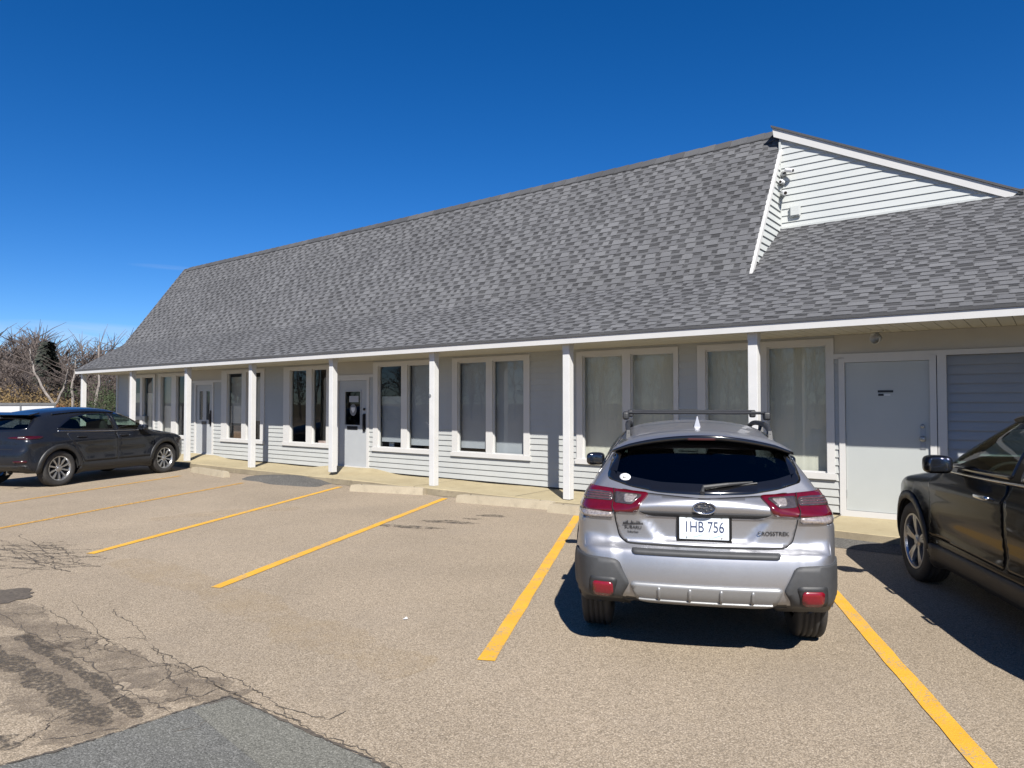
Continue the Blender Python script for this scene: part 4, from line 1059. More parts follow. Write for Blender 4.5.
# tailgate with a black seam round it
gate = [(0, .752), (.40, .752), (.52, .757), (.565, .79), (.60, .93), (.575, 1.085), (.45, 1.068), (0, 1.045), (-.45, 1.068), (-.575, 1.085), (-.60, .93), (-.565, .79), (-.52, .757), (-.40, .752)]
gt = B.panel('tailgate', 'rear', gate, sp, P, gap=.008, off=.0045, step=.015)
# lamps: red housing wraps the corner
def side_pt(s, x, z): return B.at('left' if s > 0 else 'right', x, z)
for s in (1, -1):
    how = (1, -s*.62, 0)
    def poly3(rear_pts, side_pts):
        p3 = [B.at('rear', s*u, v) for u, v in rear_pts]+[side_pt(s, u, v) for u, v in side_pts]
        return B.project3(how, p3)
    lamp_ = B.patch('tail_lamp', how, poly3([(.60, .950), (.455, .956), (.425, .985), (.365, 1.062), (.385, 1.068), (.56, 1.076), (.70, 1.086)], [(-1.80, 1.092), (-1.69, 1.082), (-1.72, .965), (-1.80, .948)]), M['red_lens'], P, off=.016, depth=.02, step=.02)
    B.patch('clear_lens', how, poly3([(.725, .912), (.612, .912), (.606, .953), (.70, .955)], [(-1.80, .955), (-1.755, .95), (-1.78, .922)]), M['clear_lens'], P, off=.012, depth=.016, step=.02, rnd=.02)
    B.patch('smoked_band', how, poly3([(.605, .992), (.475, .992), (.405, 1.045), (.43, 1.052), (.605, 1.060)], []), M['smoke_lens'], lamp_, off=.020, depth=.006, step=.02, rnd=.02)
    B.patch('reversing_lens', how, poly3([(.535, 1.000), (.478, 1.000), (.438, 1.040), (.45, 1.046), (.535, 1.048)], []), M['clear_lens'], lamp_, off=.0225, depth=.004, step=.012, rnd=.02)
    B.patch('lamp_bars', how, poly3([(.612, 1.002), (.612, 1.052), (.71, 1.060)], [(-1.80, 1.055), (-1.78, 1.006), (-1.86, 1.002)]), M['smoke_lens'], lamp_, off=.020, depth=.006, step=.02, rnd=.02)
    for k in range(3):
        z = 1.010+k*.015
        B.patch('lamp_bar', how, poly3([(.622, z), (.622, z+.006), (.705, z+.009)], [(-1.82, z+.010), (-1.82, z+.002)]), M['led_strip'], lamp_, off=.0225, depth=.003, step=.03, rnd=0)
    m = MB(); gl = B.at('rear', s*.604, 1.02)
    seam = B.patch('lamp_seam', how, poly3([(.604, .950), (.609, .950), (.609, 1.078), (.604, 1.077)], []), M['gap'], lamp_, off=.0235, depth=.004, step=.03, rnd=0)
    # bumper corner cladding and reflector
    cl = B.patch('bumper_cladding', how, poly3([(.78, .392), (.55, .394), (.545, .415), (.498, .505), (.508, .53), (.565, .645), (.60, .662), (.73, .668)], [(-1.76, .665), (-1.72, .52), (-1.72, .36)]), M['cladding'], P, off=.012, depth=.03, step=.03)
    B.patch('cladding_recess', how, poly3([(.765, .415), (.60, .415), (.575, .53), (.60, .545), (.76, .545)], []), M['black_plastic'], cl, off=.0135, depth=.004, step=.03, rnd=.02)
    B.patch('reflector', how, poly3([(.735, .425), (.635, .425), (.605, .445), (.608, .515), (.74, .515)], []), M['reflector'], cl, off=.021, depth=.010, step=.025, rnd=.02)
    # lower cladding rear of wheel
    mirror(P, .58, s*.985, 1.085, s, M['black_plastic'] if False else M['gloss_black'])
B.patch('skid_plate', 'rear', [(.45, .412), (.492, .512), (.475, .522), (-.475, .522), (-.492, .512), (-.45, .412), (-.36, .394), (.36, .394)], M['skid'], P, off=.015, depth=.02, step=.03, rnd=.02)
for u in (-.30, -.10, .10, .30): B.patch('skid_rib', 'rear', [(u-.009, .42), (u+.009, .42), (u+.012, .505), (u-.012, .505)], M['skid'], P, off=.022, depth=.02, step=.03, rnd=.02)
B.patch('skid_lip', 'rear', [(.36, .394), (.43, .408), (.44, .422), (-.44, .422), (-.43, .408), (-.36, .394)], M['skid'], P, off=.022, depth=.015, step=.03, rnd=.02)
B.patch('step_pad', 'rear', [(.475, .692), (.488, .729), (-.488, .729), (-.475, .692)], M['cladding'], P, off=.006, depth=.01, step=.03, rnd=.02)
B.patch('underside_valance', 'rear', [(.52, .30), (.54, .372), (-.54, .372), (-.52, .30)], M['black_plastic'], P, off=.004, depth=.02, step=.04, rnd=0)
# plate with holder, tilted in its recess
YS = .94; pc = B.at('rear', 0, .868); px_ = pc[0]-.012
m = MB(); m.box(px_-.006, px_+.03, -.171/YS, .171/YS, .774, .960); hold = m.build('plate_holder', M['gloss_black'], P, bevel=.004)
m = MB(); m.box(px_-.010, px_-.006, -.1525/YS, .1525/YS, .792, .943); pl = m.build('number_plate', M['plate'], hold, bevel=.0015)
text_mesh('plate_number', '1HB 756', M['plate_ink'], hold, .098, (px_-.0115, 0, .868), (R_(90), 0, R_(-90)), sx=.76, depth=.001)
m = MB()
for k in range(2):
    q = [(px_-.0105, -.145+.29*i/20, .806+k*.010+.009*math.sin(i*.7+k)) for i in range(21)]
    for a, b in zip(q[:-1], q[1:]): m.poly([a, b, (b[0], b[1], b[2]+.005), (a[0], a[1], a[2]+.005)])
    m.build('wave_mark', M['plate_wave'], hold, recalc=False); m = MB()
for y, z in ((-.115, .93), (.115, .93), (-.115, .803), (.115, .803)): m.lathe([(0, px_-.012), (.006, px_-.012), (.006, px_-.008)], 'x', (0, y, z), 8); m.build('plate_screw', M['galv'], hold, recalc=False); m = MB()
B.patch('lip_shadow_strip', 'rear', [(.43, .966), (.40, .952), (.33, .936), (-.33, .936), (-.40, .952), (-.43, .966)], M['black_plastic'], gt, off=.010, depth=.012, step=.02, rnd=0)  # black patch painting the shade under the tailgate lip
# oval star emblem
ec = B.at('rear', 0, .998); m = MB(); ex = ec[0]-.010
m.tube([(ex, .072*math.cos(t), .998+.036*math.sin(t)) for t in [2*PI*i/40 for i in range(41)]], .0055, 8, cap=False)
bd = m.build('badge', M['chrome'], gt, smooth=True)
m = MB(); m.prism([(ex+.006, .070*math.cos(t), .998+.034*math.sin(t)) for t in [2*PI*i/32 for i in range(32)]], (.008, 0, 0)); m.build('badge_field', M['badge_blue'], bd)
m = MB()
for (y, z, r) in ((.034, 1.006, .016), (-.006, 1.016, .009), (-.034, 1.010, .009), (-.044, .992, .009), (-.014, .984, .009), (.004, .999, .007)):
    m.prism([(ex-.002, y+(r if i % 2 == 0 else r*.38)*math.sin(i*PI/6), z+(r if i % 2 == 0 else r*.38)*math.cos(i*PI/6)*.9) for i in range(12)], (.006, 0, 0))
m.build('badge_stars', M['chrome'], bd)
def on_gate(y, z, o=.008): q = B.at('rear', y, z); return (q[0]-o, y, z)
nm = text_mesh('lettering', 'CROSSTREK', M['rim_dark'], gt, .036, on_gate(-.445, .842, .010), (R_(92), 0, R_(-90+6)), sx=1.05, depth=.0015)
text_mesh('lettering', 'SUBARU', M['black_ink'], gt, .028, on_gate(.475, .852, .010), (R_(92), 0, R_(-90-7)), sx=1.15, depth=.0008)
text_mesh('lettering', 'Suburban', M['black_ink'], gt, .020, on_gate(.475, .823, .010), (R_(92), 0, R_(-90-7)), sx=1.0, depth=.0008)
m = MB(); rr = random.Random(3)
q0 = on_gate(.475, .88, .008)
for i in range(15):
    y = .475+.065-.0093*i; hgt = rr.choice((.008, .012, .018, .024)); xx = q0[0]-.009*(y-.475)/.065*.0
    m.hexa([(xx-.002, y-.0045, .872), (xx+.012, y-.0045, .872), (xx-.002, y+.0045, .872), (xx+.012, y+.0045, .872), (xx-.002, y-.002, .872+hgt), (xx+.012, y-.002, .872+hgt), (xx-.002, y+.002, .872+hgt), (xx+.012, y+.002, .872+hgt)])
m.build('skyline_badge', M['black_ink'], gt)
# spoiler, brake light, wiper, sticker
m = MB(); ny = 30; base = 0; secs = []
for i in range(ny+1):
    y = -.635+1.27*i/ny; t = abs(y)/.635; top = B.at('top', -1.58, y*.97); zt = top[2]+.004
    tipx, tipz = -1.885+.10*t*t, 1.442-.10*t*t-.035*max(0, t-.8)*5*.3; th = .034*(1-.5*t**4)
    secs.append([(-1.56, y*.97, zt), (-1.70, y, lerp(zt, tipz, .48)+.010), (tipx+.012, y, tipz+.002), (tipx, y, tipz-.006), (tipx+.008, y, tipz-th), (-1.74, y*.98, tipz-th+.004), (-1.60, y*.96, zt-.05)])
for sct in secs: m.v += sct
k = 7
for i in range(ny):
    for j in range(k): m.f.append((i*k+j, i*k+(j+1) % k, (i+1)*k+(j+1) % k, (i+1)*k+j)); m.mi.append(1 if j in (2, 3, 4, 5) else 0)
m.f.append(tuple(range(k))); m.f.append(tuple(ny*k+j for j in range(k-1, -1, -1))); m.mi += [0, 0]
so = m.build('spoiler', [sp, M['gloss_black']], P, smooth=True)
m = MB(); m.box(-1.886, -1.85, -.095, .095, 1.411, 1.425); m.build('brake_lamp', M['dark_red'], so, bevel=.003)
m = MB(); w0, w1 = B.at('rear', -.0, 1.118), B.at('rear', -.33, 1.150)
m.tube([B.at('rear', .01, 1.085)+[-.03, 0, 0], w0+[-.03, 0, 0], lerp(w0, w1, .5)+[-.035, 0, .004], w1+[-.016, 0, 0]], [.018, .016, .012, .006], 8)
m.tube([lerp(w0, w1, .05)+[-.018, 0, -.014], w1+[-.012, -.03, -.006]], .006, 6); m.build('rear_wiper', M['black_plastic'], P)
B.patch('window_sticker', 'rear', [(.535+.040*math.cos(t), 1.158+.022*math.sin(t)) for t in [2*PI*i/20 for i in range(20)]], M['white_vinyl'], P, off=.0045, depth=.002, step=.015, rnd=0)
q = B.at('rear', .535, 1.158); text_mesh('sticker_letters', 'AC', M['black_ink'], P, .026, (q[0]-.010, .535, 1.158), (R_(52), 0, R_(-90-6)), sx=1.1, depth=.0006)
# roof rails, cross bars, aerial
for s in (1, -1):
    m = MB(); pts = [(-1.42, .53), (-1.30, .545), (-.7, .575), (0, .585), (.22, .575)]
    rp = []
    for i, (x, y) in enumerate(pts):
        z = B.at('top', x, s*y)[2]; rp.append((x, s*y, z+(.012 if i in (0, 4) else .066)))
    m.tube(chaikin(rp, 2, False), .021, 10)
    for x, y in ((-1.38, .535), (-.62, .578), (.17, .577)):
        z = B.at('top', x, s*y)[2]; m.hexa([(x-.06, s*y-.016, z-.012), (x+.06, s*y-.016, z-.012), (x-.06, s*y+.016, z-.012), (x+.06, s*y+.016, z-.012), (x-.04, s*y-.013, z+.05), (x+.04, s*y-.013, z+.05), (x-.04, s*y+.013, z+.05), (x+.04, s*y+.013, z+.05)])
    m.build('roof_rail', M['black_plastic'], P, smooth=False)
for x in (-.98, -.12):
    zc = B.at('top', x, 0)[2]+.078; m = MB(); ww = .595
    sec = lambda y: [(x-.032, y, zc), (x-.015, y, zc+.012), (x+.02, y, zc+.012), (x+.034, y, zc), (x+.02, y, zc-.010), (x-.02, y, zc-.010)]
    m.prism(sec(-ww), (0, 2*ww, 0))
    for s in (-1, 1): m.superell((x, s*.575, zc-.022), (.055, .028, .034), .5)
    cb = m.build('cross_bar', M['black_plastic'], P)
z = B.at('top', -1.22, 0)[2]; m = MB()
m.hexa([(-1.34, -.026, z-.01), (-1.12, -.020, z-.01), (-1.34, .026, z-.01), (-1.12, .020, z-.01), (-1.33, -.004, z+.068), (-1.26, -.004, z+.050), (-1.33, .004, z+.068), (-1.26, .004, z+.050)]); m.build('roof_aerial', sp, P, bevel=.003)
for s in (1, -1): B.patch('headlamp', 'front', [(s*u, v) for u, v in ((.45, .80), (.78, .86), (.80, .93), (.55, .87))], M['clear_lens'], P, off=.004, step=.05, rnd=.02)
B.patch('grille', 'front', [(-.42, .62), (.42, .62), (.40, .82), (-.40, .82)], M['gloss_black'], P, off=.004, step=.05, rnd=.02)
cabin(P, .35, .35, -.75, .78, .62, 1.43)
silver.scale = (1, YS, 1)
# ---------------- gunmetal crossover at the far left
def std_ext(wx, wz, flare, crease, dish):
    def ext(x, y, z):
        e = np.zeros_like(x)
        for cx in wx:
            r = np.hypot(x-cx, z-wz); e -= flare*np.exp(-((r-.43)/.11)**2)*(y > .5)*np.clip((1.05-z)/.25, 0, 1)
        zc = crease[0]+crease[1]*x
        e -= .014*np.exp(-((z-zc)/.045)**2)*(y > .6)*(np.abs(x) < 1.9)
        e += dish*np.exp(-((z-.58)/.12)**2)*(y > .6)*np.clip((1.0-np.abs(x))/.3, 0, 1)
        return e
    return ext
FX, FY = math.sin(R_(16)), math.cos(R_(16))
grey = empty('parked_car.001', (-8.72-.84*FY, 15.39+.84*FX, 0), R_(90-16), label='dark grey crossover with bright ten-spoke wheels at the far left of the lot', cat='car', group='cars parked nose in to the shop')
prof = [(-1.62, .26), (-1.95, .34), (-2.085, .44), (-2.115, .56), (-2.10, .70), (-2.055, .78), (-2.045, .90), (-2.035, .99), (-1.985, 1.06), (-1.86, 1.16), (-1.66, 1.335), (-1.58, 1.40), (-1.45, 1.44), (-1.1, 1.49), (-.5, 1.53), (.0, 1.525), (.34, 1.47), (.75, 1.26), (1.12, 1.06), (1.35, 1.035), (1.7, .985), (2.0, .90), (2.17, .79), (2.235, .66), (2.245, .5), (2.19, .34), (2.0, .23), (1.3, .215), (0, .215), (-1.2, .22)]
plan = [(-2.24, 0), (-2.225, .30), (-2.17, .55), (-2.05, .73), (-1.86, .845), (-1.6, .885), (-1.2, .895), (0, .885), (1.2, .89), (1.65, .87), (1.95, .79), (2.17, .58), (2.29, .25), (2.30, 0)]
def tum_g(x, z):
    lo = .06*np.clip((.50-z)/.28, 0, 1)**2; sh = .06*sstep(z, .84, 1.06); up = np.clip(z-1.04, 0, 1)
    return lo+sh+up*.44+up*up*.45+.10*np.clip((-x-.7)/1.1, 0, 1)*sstep(z, .93, 1.36)
WX2, WZ2 = (1.3275, -1.3275), .345
G = Body(prof, plan, tum_g, std_ext(WX2, WZ2, .026, (.88, .015), .016), .14, .13, .20, lambda x, z: .06+.07*sstep(z, 1.0, 1.4)+.05*(x > 1.5), ds=.027)
P = grey; gp = M['grey_paint']
gw_ = {'front': [(1.02, 1.055), (.12, 1.035), (.05, 1.04), (.03, 1.41), (.30, 1.395), (.58, 1.29)], 'rear': [(-.03, 1.035), (-.98, 1.065), (-1.33, 1.10), (-1.30, 1.15), (-.92, 1.35), (-.5, 1.415), (-.04, 1.42)]}
for sd in ('left', 'right'):
    for q in gw_.values(): G.cut(sd, shape(q, .045))
gback = [(0, 1.06), (.5, 1.075), (.62, 1.12), (.56, 1.27), (.50, 1.325), (0, 1.345), (-.50, 1.325), (-.56, 1.27), (-.62, 1.12), (-.5, 1.075)]
gfr = [(.76, 1.09), (.60, 1.40), (.40, 1.45), (0, 1.465), (-.40, 1.45), (-.60, 1.40), (-.76, 1.09), (-.4, 1.07), (0, 1.065), (.4, 1.07)]
G.cut('rear', shape(gback, .045)); G.cut('front', shape(gfr, .045))
for cx in WX2: G.arch(cx, WZ2, .395)
def dress(B, P, paint, wx, wz, r, tw, rim, style, ywh, wins_, back, front, doors_, sill, arch_r, arch_w, clad, chrome, handles, seats, seamcap=True):
    B.build('body', paint, P)
    for sd, s in (('left', 1), ('right', -1)):
        for nm, q in wins_.items():
            w = B.patch('side_window', sd, q, [M['car_glass'] if nm == 'front' else M['car_glass_dark'] if nm == 'quarter' else M['car_glass'], M['gloss_black']], P, off=.003, depth=.004, border=.035, step=.04)
        for q, hd in zip(doors_, handles):
            d = B.panel('door', sd, q, paint, P, step=.032, gap=.005)
            a = B.at(sd, *hd); m = MB(); m.superell((a[0], a[1]+s*.026, a[2]), (.105, .012, .017), .5); m.superell((a[0]+.09, a[1]+s*.012, a[2]), (.018, .02, .014), .6); m.superell((a[0]-.09, a[1]+s*.012, a[2]), (.018, .02, .014), .6)
            m.build('handle', M['chrome'] if chrome > 1 else paint, d, smooth=True)
        B.patch('sill_moulding', sd, sill, M['cladding_dark'] if clad else paint, P, off=.010, depth=.025, rnd=.02, step=.05)
        for cx in wx:
            B.patch('arch_moulding', sd, ring_poly(cx, wz, arch_r-.018, arch_r+arch_w, -14 if cx > 0 else 2, 178 if cx > 0 else 194), M['cladding_dark'] if clad else paint, P, off=.010, depth=.03, rnd=0, step=.04)
        if chrome:
            f, rr = wins_['front'], wins_['rear']
            x0, x1 = f[0][0], rr[2][0]
            top = [(lerp(x0, x1, i/20), lerp(f[0][1], rr[2][1], i/20)-.028-.012*math.sin(PI*i/20)) for i in range(21)]
            B.patch('window_trim', sd, top+[(x, z-.014) for x, z in top[::-1]], M['chrome'], P, off=.009, depth=.01, rnd=0, step=.05)
        for cx in wx: make_wheel(P, (cx, s*ywh, wz), r, tw, rim, style, s)
    B.patch('rear_window', 'rear', back, [M['car_glass_dark'], M['gloss_black']], P, off=.003, depth=.004, border=.04, step=.05)
    B.patch('windscreen', 'front', front, [M['car_glass'], M['gloss_black']], P, off=.003, depth=.004, border=.04, step=.06)
    wheel_wells(B, P, wx, wz, arch_r-.004, .50, B.plan[:, 1].max()-.025)
    cabin(P, *seats)
dress(G, P, gp, WX2, WZ2, .345, .215, .235, 'ten', .775, gw_, gback, gfr,
      [[(1.02, 1.02), (.98, .90), (.93, .44), (.03, .44), (.0, 1.005)], [(-.02, 1.005), (.01, .44), (-.80, .44), (-.94, .66), (-1.12, .90), (-1.16, 1.03)]],
      [(.92, .27), (.90, .42), (-.90, .42), (-.92, .27)], .40, .075, True, 1, [(.16, .93), (-.86, .945)], (.33, .38, -.72, .78, .60, 1.45))
grey.scale = (1.05, 1.05, 1.03)
for s in (1, -1):
    how = (1, -s*.62, 0)
    p3 = [G.at('rear', s*u, v) for u, v in ((.72, .925), (.45, .945), (.40, .955), (.45, .968), (.72, .985))]+[G.at('left' if s > 0 else 'right', u, v) for u, v in ((-1.72, .985), (-1.64, .965), (-1.72, .935))]
    tl = G.patch('tail_lamp', how, G.project3(how, p3), M['dark_red'], P, off=.010, depth=.015, step=.02, rnd=.02)
    p3 = [G.at('rear', s*u, v) for u, v in ((.72, .948), (.60, .948), (.60, .968), (.72, .968))]
    G.patch('clear_lens', how, G.project3(how, p3), M['clear_lens'], tl, off=.013, depth=.005, step=.015, rnd=.02)
    p3 = [G.at('rear', s*u, v) for u, v in ((.80, .49), (.60, .50), (.60, .535), (.80, .54))]
    G.patch('reflector', how, G.project3(how, p3), M['dark_red'], P, off=.006, depth=.01, step=.03, rnd=.02)
    p3 = [G.at('rear', s*u, v) for u, v in ((.80, .30), (.0, .30), (.0, .45), (.80, .45))]
    G.patch('bumper_cladding', how, G.project3(how, p3), M['cladding_dark'], P, off=.004, depth=.01, step=.05, rnd=0)
    mirror(P, .60, s*.975, 1.075, s, gp)
    G.patch('headlamp', 'front', [(s*u, v) for u, v in ((.48, .70), (.80, .75), (.82, .80), (.50, .76))], M['clear_lens'], P, off=.004, step=.04, rnd=.02)
    m = MB(); m.lathe([(.034, -.06), (.036, .06), (.030, .06), (.028, -.06)], 'x', (-2.07, s*.52, .315), 20); m.build('exhaust', M['chrome'], P, smooth=True)
    G.patch('roof_rail', 'top', [(-1.25, s*.555), (.15, s*.585), (.15, s*.565), (-1.25, s*.535)], M['gloss_black'], P, off=.022, depth=.025, rnd=0, step=.05)
G.patch('grille', 'front', [(-.46, .46), (.46, .46), (.50, .72), (-.50, .72)], M['gloss_black'], P, off=.004, step=.05, rnd=.02)
G.patch('tailgate_seam', 'rear', [(-.56, .742), (.56, .742), (.56, .748), (-.56, .748)], M['gap'], P, off=.003, depth=.003, rnd=0, step=.04)
m = MB(); m.prism([(-1.72, -.54, 1.385), (-1.50, -.55, 1.432), (-1.50, -.55, 1.40), (-1.70, -.54, 1.365)], (0, 1.09, 0)); m.build('spoiler', gp, P, bevel=.008)

# ---------------- black suv at the right edge
black = empty('parked_car.002', (4.405, 5.125, 0), R_(90-11), label='black suv with chrome door handle cut by the right edge, its side in shade', cat='car', group='cars parked nose in to the shop')
prof = [(-1.75, .27), (-2.14, .36), (-2.32, .44), (-2.36, .60), (-2.34, .75), (-2.29, .84), (-2.28, .98), (-2.27, 1.07), (-2.20, 1.14), (-2.05, 1.30), (-1.88, 1.48), (-1.80, 1.55), (-1.65, 1.60), (-1.2, 1.65), (-.6, 1.685), (-.2, 1.675), (.08, 1.62), (.50, 1.40), (.95, 1.165), (1.2, 1.125), (1.7, 1.065), (2.02, .97), (2.19, .85), (2.265, .72), (2.285, .55), (2.23, .37), (2.05, .25), (1.3, .235), (0, .235), (-1.2, .24)]
plan = [(-2.49, 0), (-2.475, .32), (-2.40, .60), (-2.26, .78), (-2.02, .88), (-1.7, .912), (-1.25, .92), (0, .912), (1.25, .918), (1.70, .89), (1.98, .80), (2.19, .60), (2.33, .25), (2.34, 0)]
def tum_b(x, z):
    lo = .06*np.clip((.50-z)/.28, 0, 1)**2; sh = .05*sstep(z, .90, 1.12); up = np.clip(z-1.10, 0, 1)
    return lo+sh+up*.36+up*up*.40+.09*np.clip((-x-.9)/1.1, 0, 1)*sstep(z, 1.0, 1.5)
WX3, WZ3 = (1.353, -1.353), .365
K = Body(prof, plan, tum_b, std_ext(WX3, WZ3, .034, (.965, -.012), .022), .12, .12, .20, lambda x, z: .055+.07*sstep(z, 1.1, 1.5)+.05*(x > 1.5), ds=.025)
P = black; bp = M['black_paint']
bw = {'front': [(.86, 1.125), (.10, 1.115), (-.40, 1.12), (-.41, 1.59), (.04, 1.55), (.36, 1.42)], 'rear': [(-.50, 1.12), (-1.02, 1.125), (-1.14, 1.15), (-1.06, 1.50), (-.7, 1.575), (-.51, 1.59)], 'quarter': [(-1.12, 1.13), (-1.62, 1.20), (-1.56, 1.30), (-1.30, 1.46), (-1.11, 1.495)]}
for sd in ('left', 'right'):
    for q in bw.values(): K.cut(sd, shape(q, .045))
bback = [(0, 1.15), (.55, 1.165), (.68, 1.20), (.60, 1.42), (.52, 1.49), (0, 1.51), (-.52, 1.49), (-.60, 1.42), (-.68, 1.20), (-.55, 1.165)]
bfr = [(.80, 1.18), (.64, 1.54), (.42, 1.595), (0, 1.61), (-.42, 1.595), (-.64, 1.54), (-.80, 1.18), (-.4, 1.16), (0, 1.155), (.4, 1.16)]
K.cut('rear', shape(bback, .045)); K.cut('front', shape(bfr, .045))
for cx in WX3: K.arch(cx, WZ3, .415)
dress(K, P, bp, WX3, WZ3, .365, .225, .250, 'twin', .80, bw, bback, bfr,
      [[(.90, 1.09), (.92, .98), (.90, .50), (-.37, .48), (-.40, 1.085)], [(-.42, 1.085), (-.39, .48), (-.82, .50), (-.97, .75), (-1.10, .95), (-1.12, 1.09)]],
      [(.90, .26), (.88, .44), (-.88, .44), (-.90, .26)], .415, .055, True, 2, [(-.11, .965), (-1.0, .985)], (.36, .40, -.80, .80, .66, 1.60))
for s in (1, -1):
    mirror(P, .50, s*1.01, 1.155, s, bp, (.075, .105, .075))
    K.patch('headlamp', (-1, -s*.75, 0), K.project3((-1, -s*.75, 0), [K.at('front', s*u, v) for u, v in ((.50, .80), (.52, .88))]+[K.at('left' if s > 0 else 'right', u, v) for u, v in ((1.78, 1.00), (1.84, .92), (1.98, .84))]), M['clear_lens'], P, off=.005, step=.03, rnd=.02)
    K.patch('tail_lamp', (1, -s*.7, 0), K.project3((1, -s*.7, 0), [K.at('rear', s*u, v) for u, v in ((.5, .98), (.5, 1.08))]+[K.at('left' if s > 0 else 'right', u, v) for u, v in ((-1.85, 1.16), (-1.80, 1.02))]), M['red_lens'], P, off=.006, step=.03, rnd=.02)
    K.patch('roof_rail', 'top', [(-1.5, s*.585), (.05, s*.615), (.05, s*.590), (-1.5, s*.560)], M['rim_dark'], P, off=.03, depth=.035, rnd=0, step=.05)
K.patch('grille', 'front', [(-.50, .50), (.50, .50), (.42, .84), (-.42, .84)], M['gloss_black'], P, off=.004, step=.05, rnd=.02)

# ------------------------------------------------------------------ background
def build_tree(rd, h, spread, nlev=5, lean=0.0, bark='bark', twigmat='twig'):
    tk, cr = MB(), MB()
    def grow(p, d, L, r, lev):
        n = 3 if lev > 1 else 2; pts = [p]; rads = [r]; q = p.copy(); dd = d.copy()
        for i in range(n):
            dd = (dd+Vector((rd.gauss(0, .13), rd.gauss(0, .13), rd.gauss(.03, .08)))).normalized(); q = q+dd*L/n; pts.append(q.copy()); rads.append(r*(1-.42*(i+1)/n))
        (tk if lev >= 4 else cr).tube(pts, rads, 6 if lev >= 5 else 4 if lev >= 4 else 3, cap=False)
        if lev == 0: return
        kids = rd.choice((3, 4)) if lev > 1 else rd.choice((4, 5))
        for i in range(kids):
            t = rd.uniform(.35, 1.0) if i else 1.0
            k = min(n-1, int(t*n)); b = pts[k].lerp(pts[k+1], min(1, t*n-k)) if t < 1 else pts[-1]
            ax = Vector((rd.gauss(0, 1), rd.gauss(0, 1), rd.gauss(0, .4))).normalized()
            nd = (dd+ax*rd.uniform(.35, .85)*spread+Vector((0, 0, .16))).normalized()
            grow(b, nd, L*rd.uniform(.56, .78), max(r*.60*(1-.25*rd.random()), .0125), lev-1)
    grow(Vector((0, 0, 0)), Vector((lean, 0, 1)).normalized(), h*.33, h*.0105, nlev)
    return tk, cr
tree_src = []
for i in range(4):
    rd = random.Random(40+i); tk, cr = build_tree(rd, 8.0, (1.0, .8, 1.15, .9)[i], 6)
    t = tk.build('trunk', M['bark'], None, recalc=False); c = cr.build('crown', M['twig'], None, recalc=False)
    tree_src.append((t.data, c.data)); bpy.data.objects.remove(t); bpy.data.objects.remove(c)
def place(px, dist, z=0): d = ray(px, 403); d = d/np.linalg.norm(d[:2]); return (d[0]*dist, d[1]*dist, z)
tl_lab = ['tall bare tree at the left picture edge, behind the white trailer', 'bare broad tree beyond the roof of the dark grey car', 'bare tree just left of the dark conifer', 'bare tree right of the dark conifer with reddish twigs',
          'bare tree straight beyond the far corner post', 'bare tree beyond the left roof end', 'bare tree seen under the porch, between the two far posts', 'farther bare tree showing over the roof of the dark grey car', 'farther bare tree rising behind the conifer', 'farther bare tree above the porch roof edge', 'farther thin tree between trailer and conifer', 'farther bare tree outside the left picture edge', 'bare tree whose crown tops the left roof slope', 'low bare tree beside the fence']
spots = [(-12, 40, 1.02, 0), (12, 43, .95, 1), (30, 39, .90, 2), (64, 40, .78, 3), (86, 42, .82, 0), (112, 46, .86, 2), (128, 40, .72, 1), (20, 56, 1.18, 2), (48, 60, 1.22, 1), (80, 58, 1.22, 3), (4, 60, 1.25, 0), (-40, 50, 1.2, 3), (104, 64, 1.25, 0), (72, 33, .50, 1)]
rd = random.Random(5)
for i, (px, dist, sc, k) in enumerate(spots):
    t = empty('bare_tree' if i == 0 else 'bare_tree.%03d' % i, place(px, dist), rd.uniform(0, 6.28), label=tl_lab[i], cat='tree', group='bare trees beyond the lot')
    s = sc*dist/46.0 if dist > 50 else sc; t.scale = (s*1.05, s*1.05, s*.53)
    for nm, me, mt in (('trunk', tree_src[k][0], 'bark'), ('crown', tree_src[k][1], 'twig')):
        o = bpy.data.objects.new(nm, me); col.objects.link(o); o.parent = t
# leaning pale dead tree and birches
def limb_tree(name, loc, limbs, mat, label):
    r = empty(name, loc, label=label, cat='tree'); m = MB()
    for i, (pts, r0) in enumerate(limbs):
        P = chaikin(np.array(pts), 2, False); P = P+rng.normal(0, .02, P.shape); m.tube(list(P), [r0*(1-.7*j/(len(P)-1)) for j in range(len(P))], 6)
    m.build('trunk', M[mat], r, recalc=True)
    c = MB(); rd = random.Random(len(name)+len(limbs))
    for pts, r0 in limbs:
        for k in range(14):
            a = np.array(pts[-1])+(np.array(pts[-2])-np.array(pts[-1]))*rd.random(); d = np.array([rd.gauss(0, .5), rd.gauss(0, .5), rd.uniform(.1, .9)])
            c.tube([a, a+d*.5, a+d+[0, 0, .1]], [.016, .010, .004], 3, cap=False)
    c.build('crown', M['twig'], r, recalc=False)
limb_tree('dead_tree', place(56, 30), [([(0, 0, 0), (.1, 0, 1.2), (-.1, 0, 1.7), (-.8, 0, 2.6), (-1.0, 0, 3.6)], .07), ([(-.05, 0, 1.6), (.3, 0, 2.2), (.4, 0, 2.9)], .05)], 'birch', 'pale forked dead tree leaning left behind the dark grey car')
limb_tree('birch_tree', place(72, 32), [([(0, 0, 0), (.05, 0, 1.2), (-.05, 0, 2.4), (.1, .1, 3.4)], .075)], 'birch', 'slim pale birch just left of the far corner post')
limb_tree('birch_tree.001', place(97, 33), [([(0, 0, 0), (-.05, 0, 1.2), (.05, 0, 2.6), (0, .1, 4.0)], .085)], 'birch', 'slim pale birch right of the far corner post, under the eave')
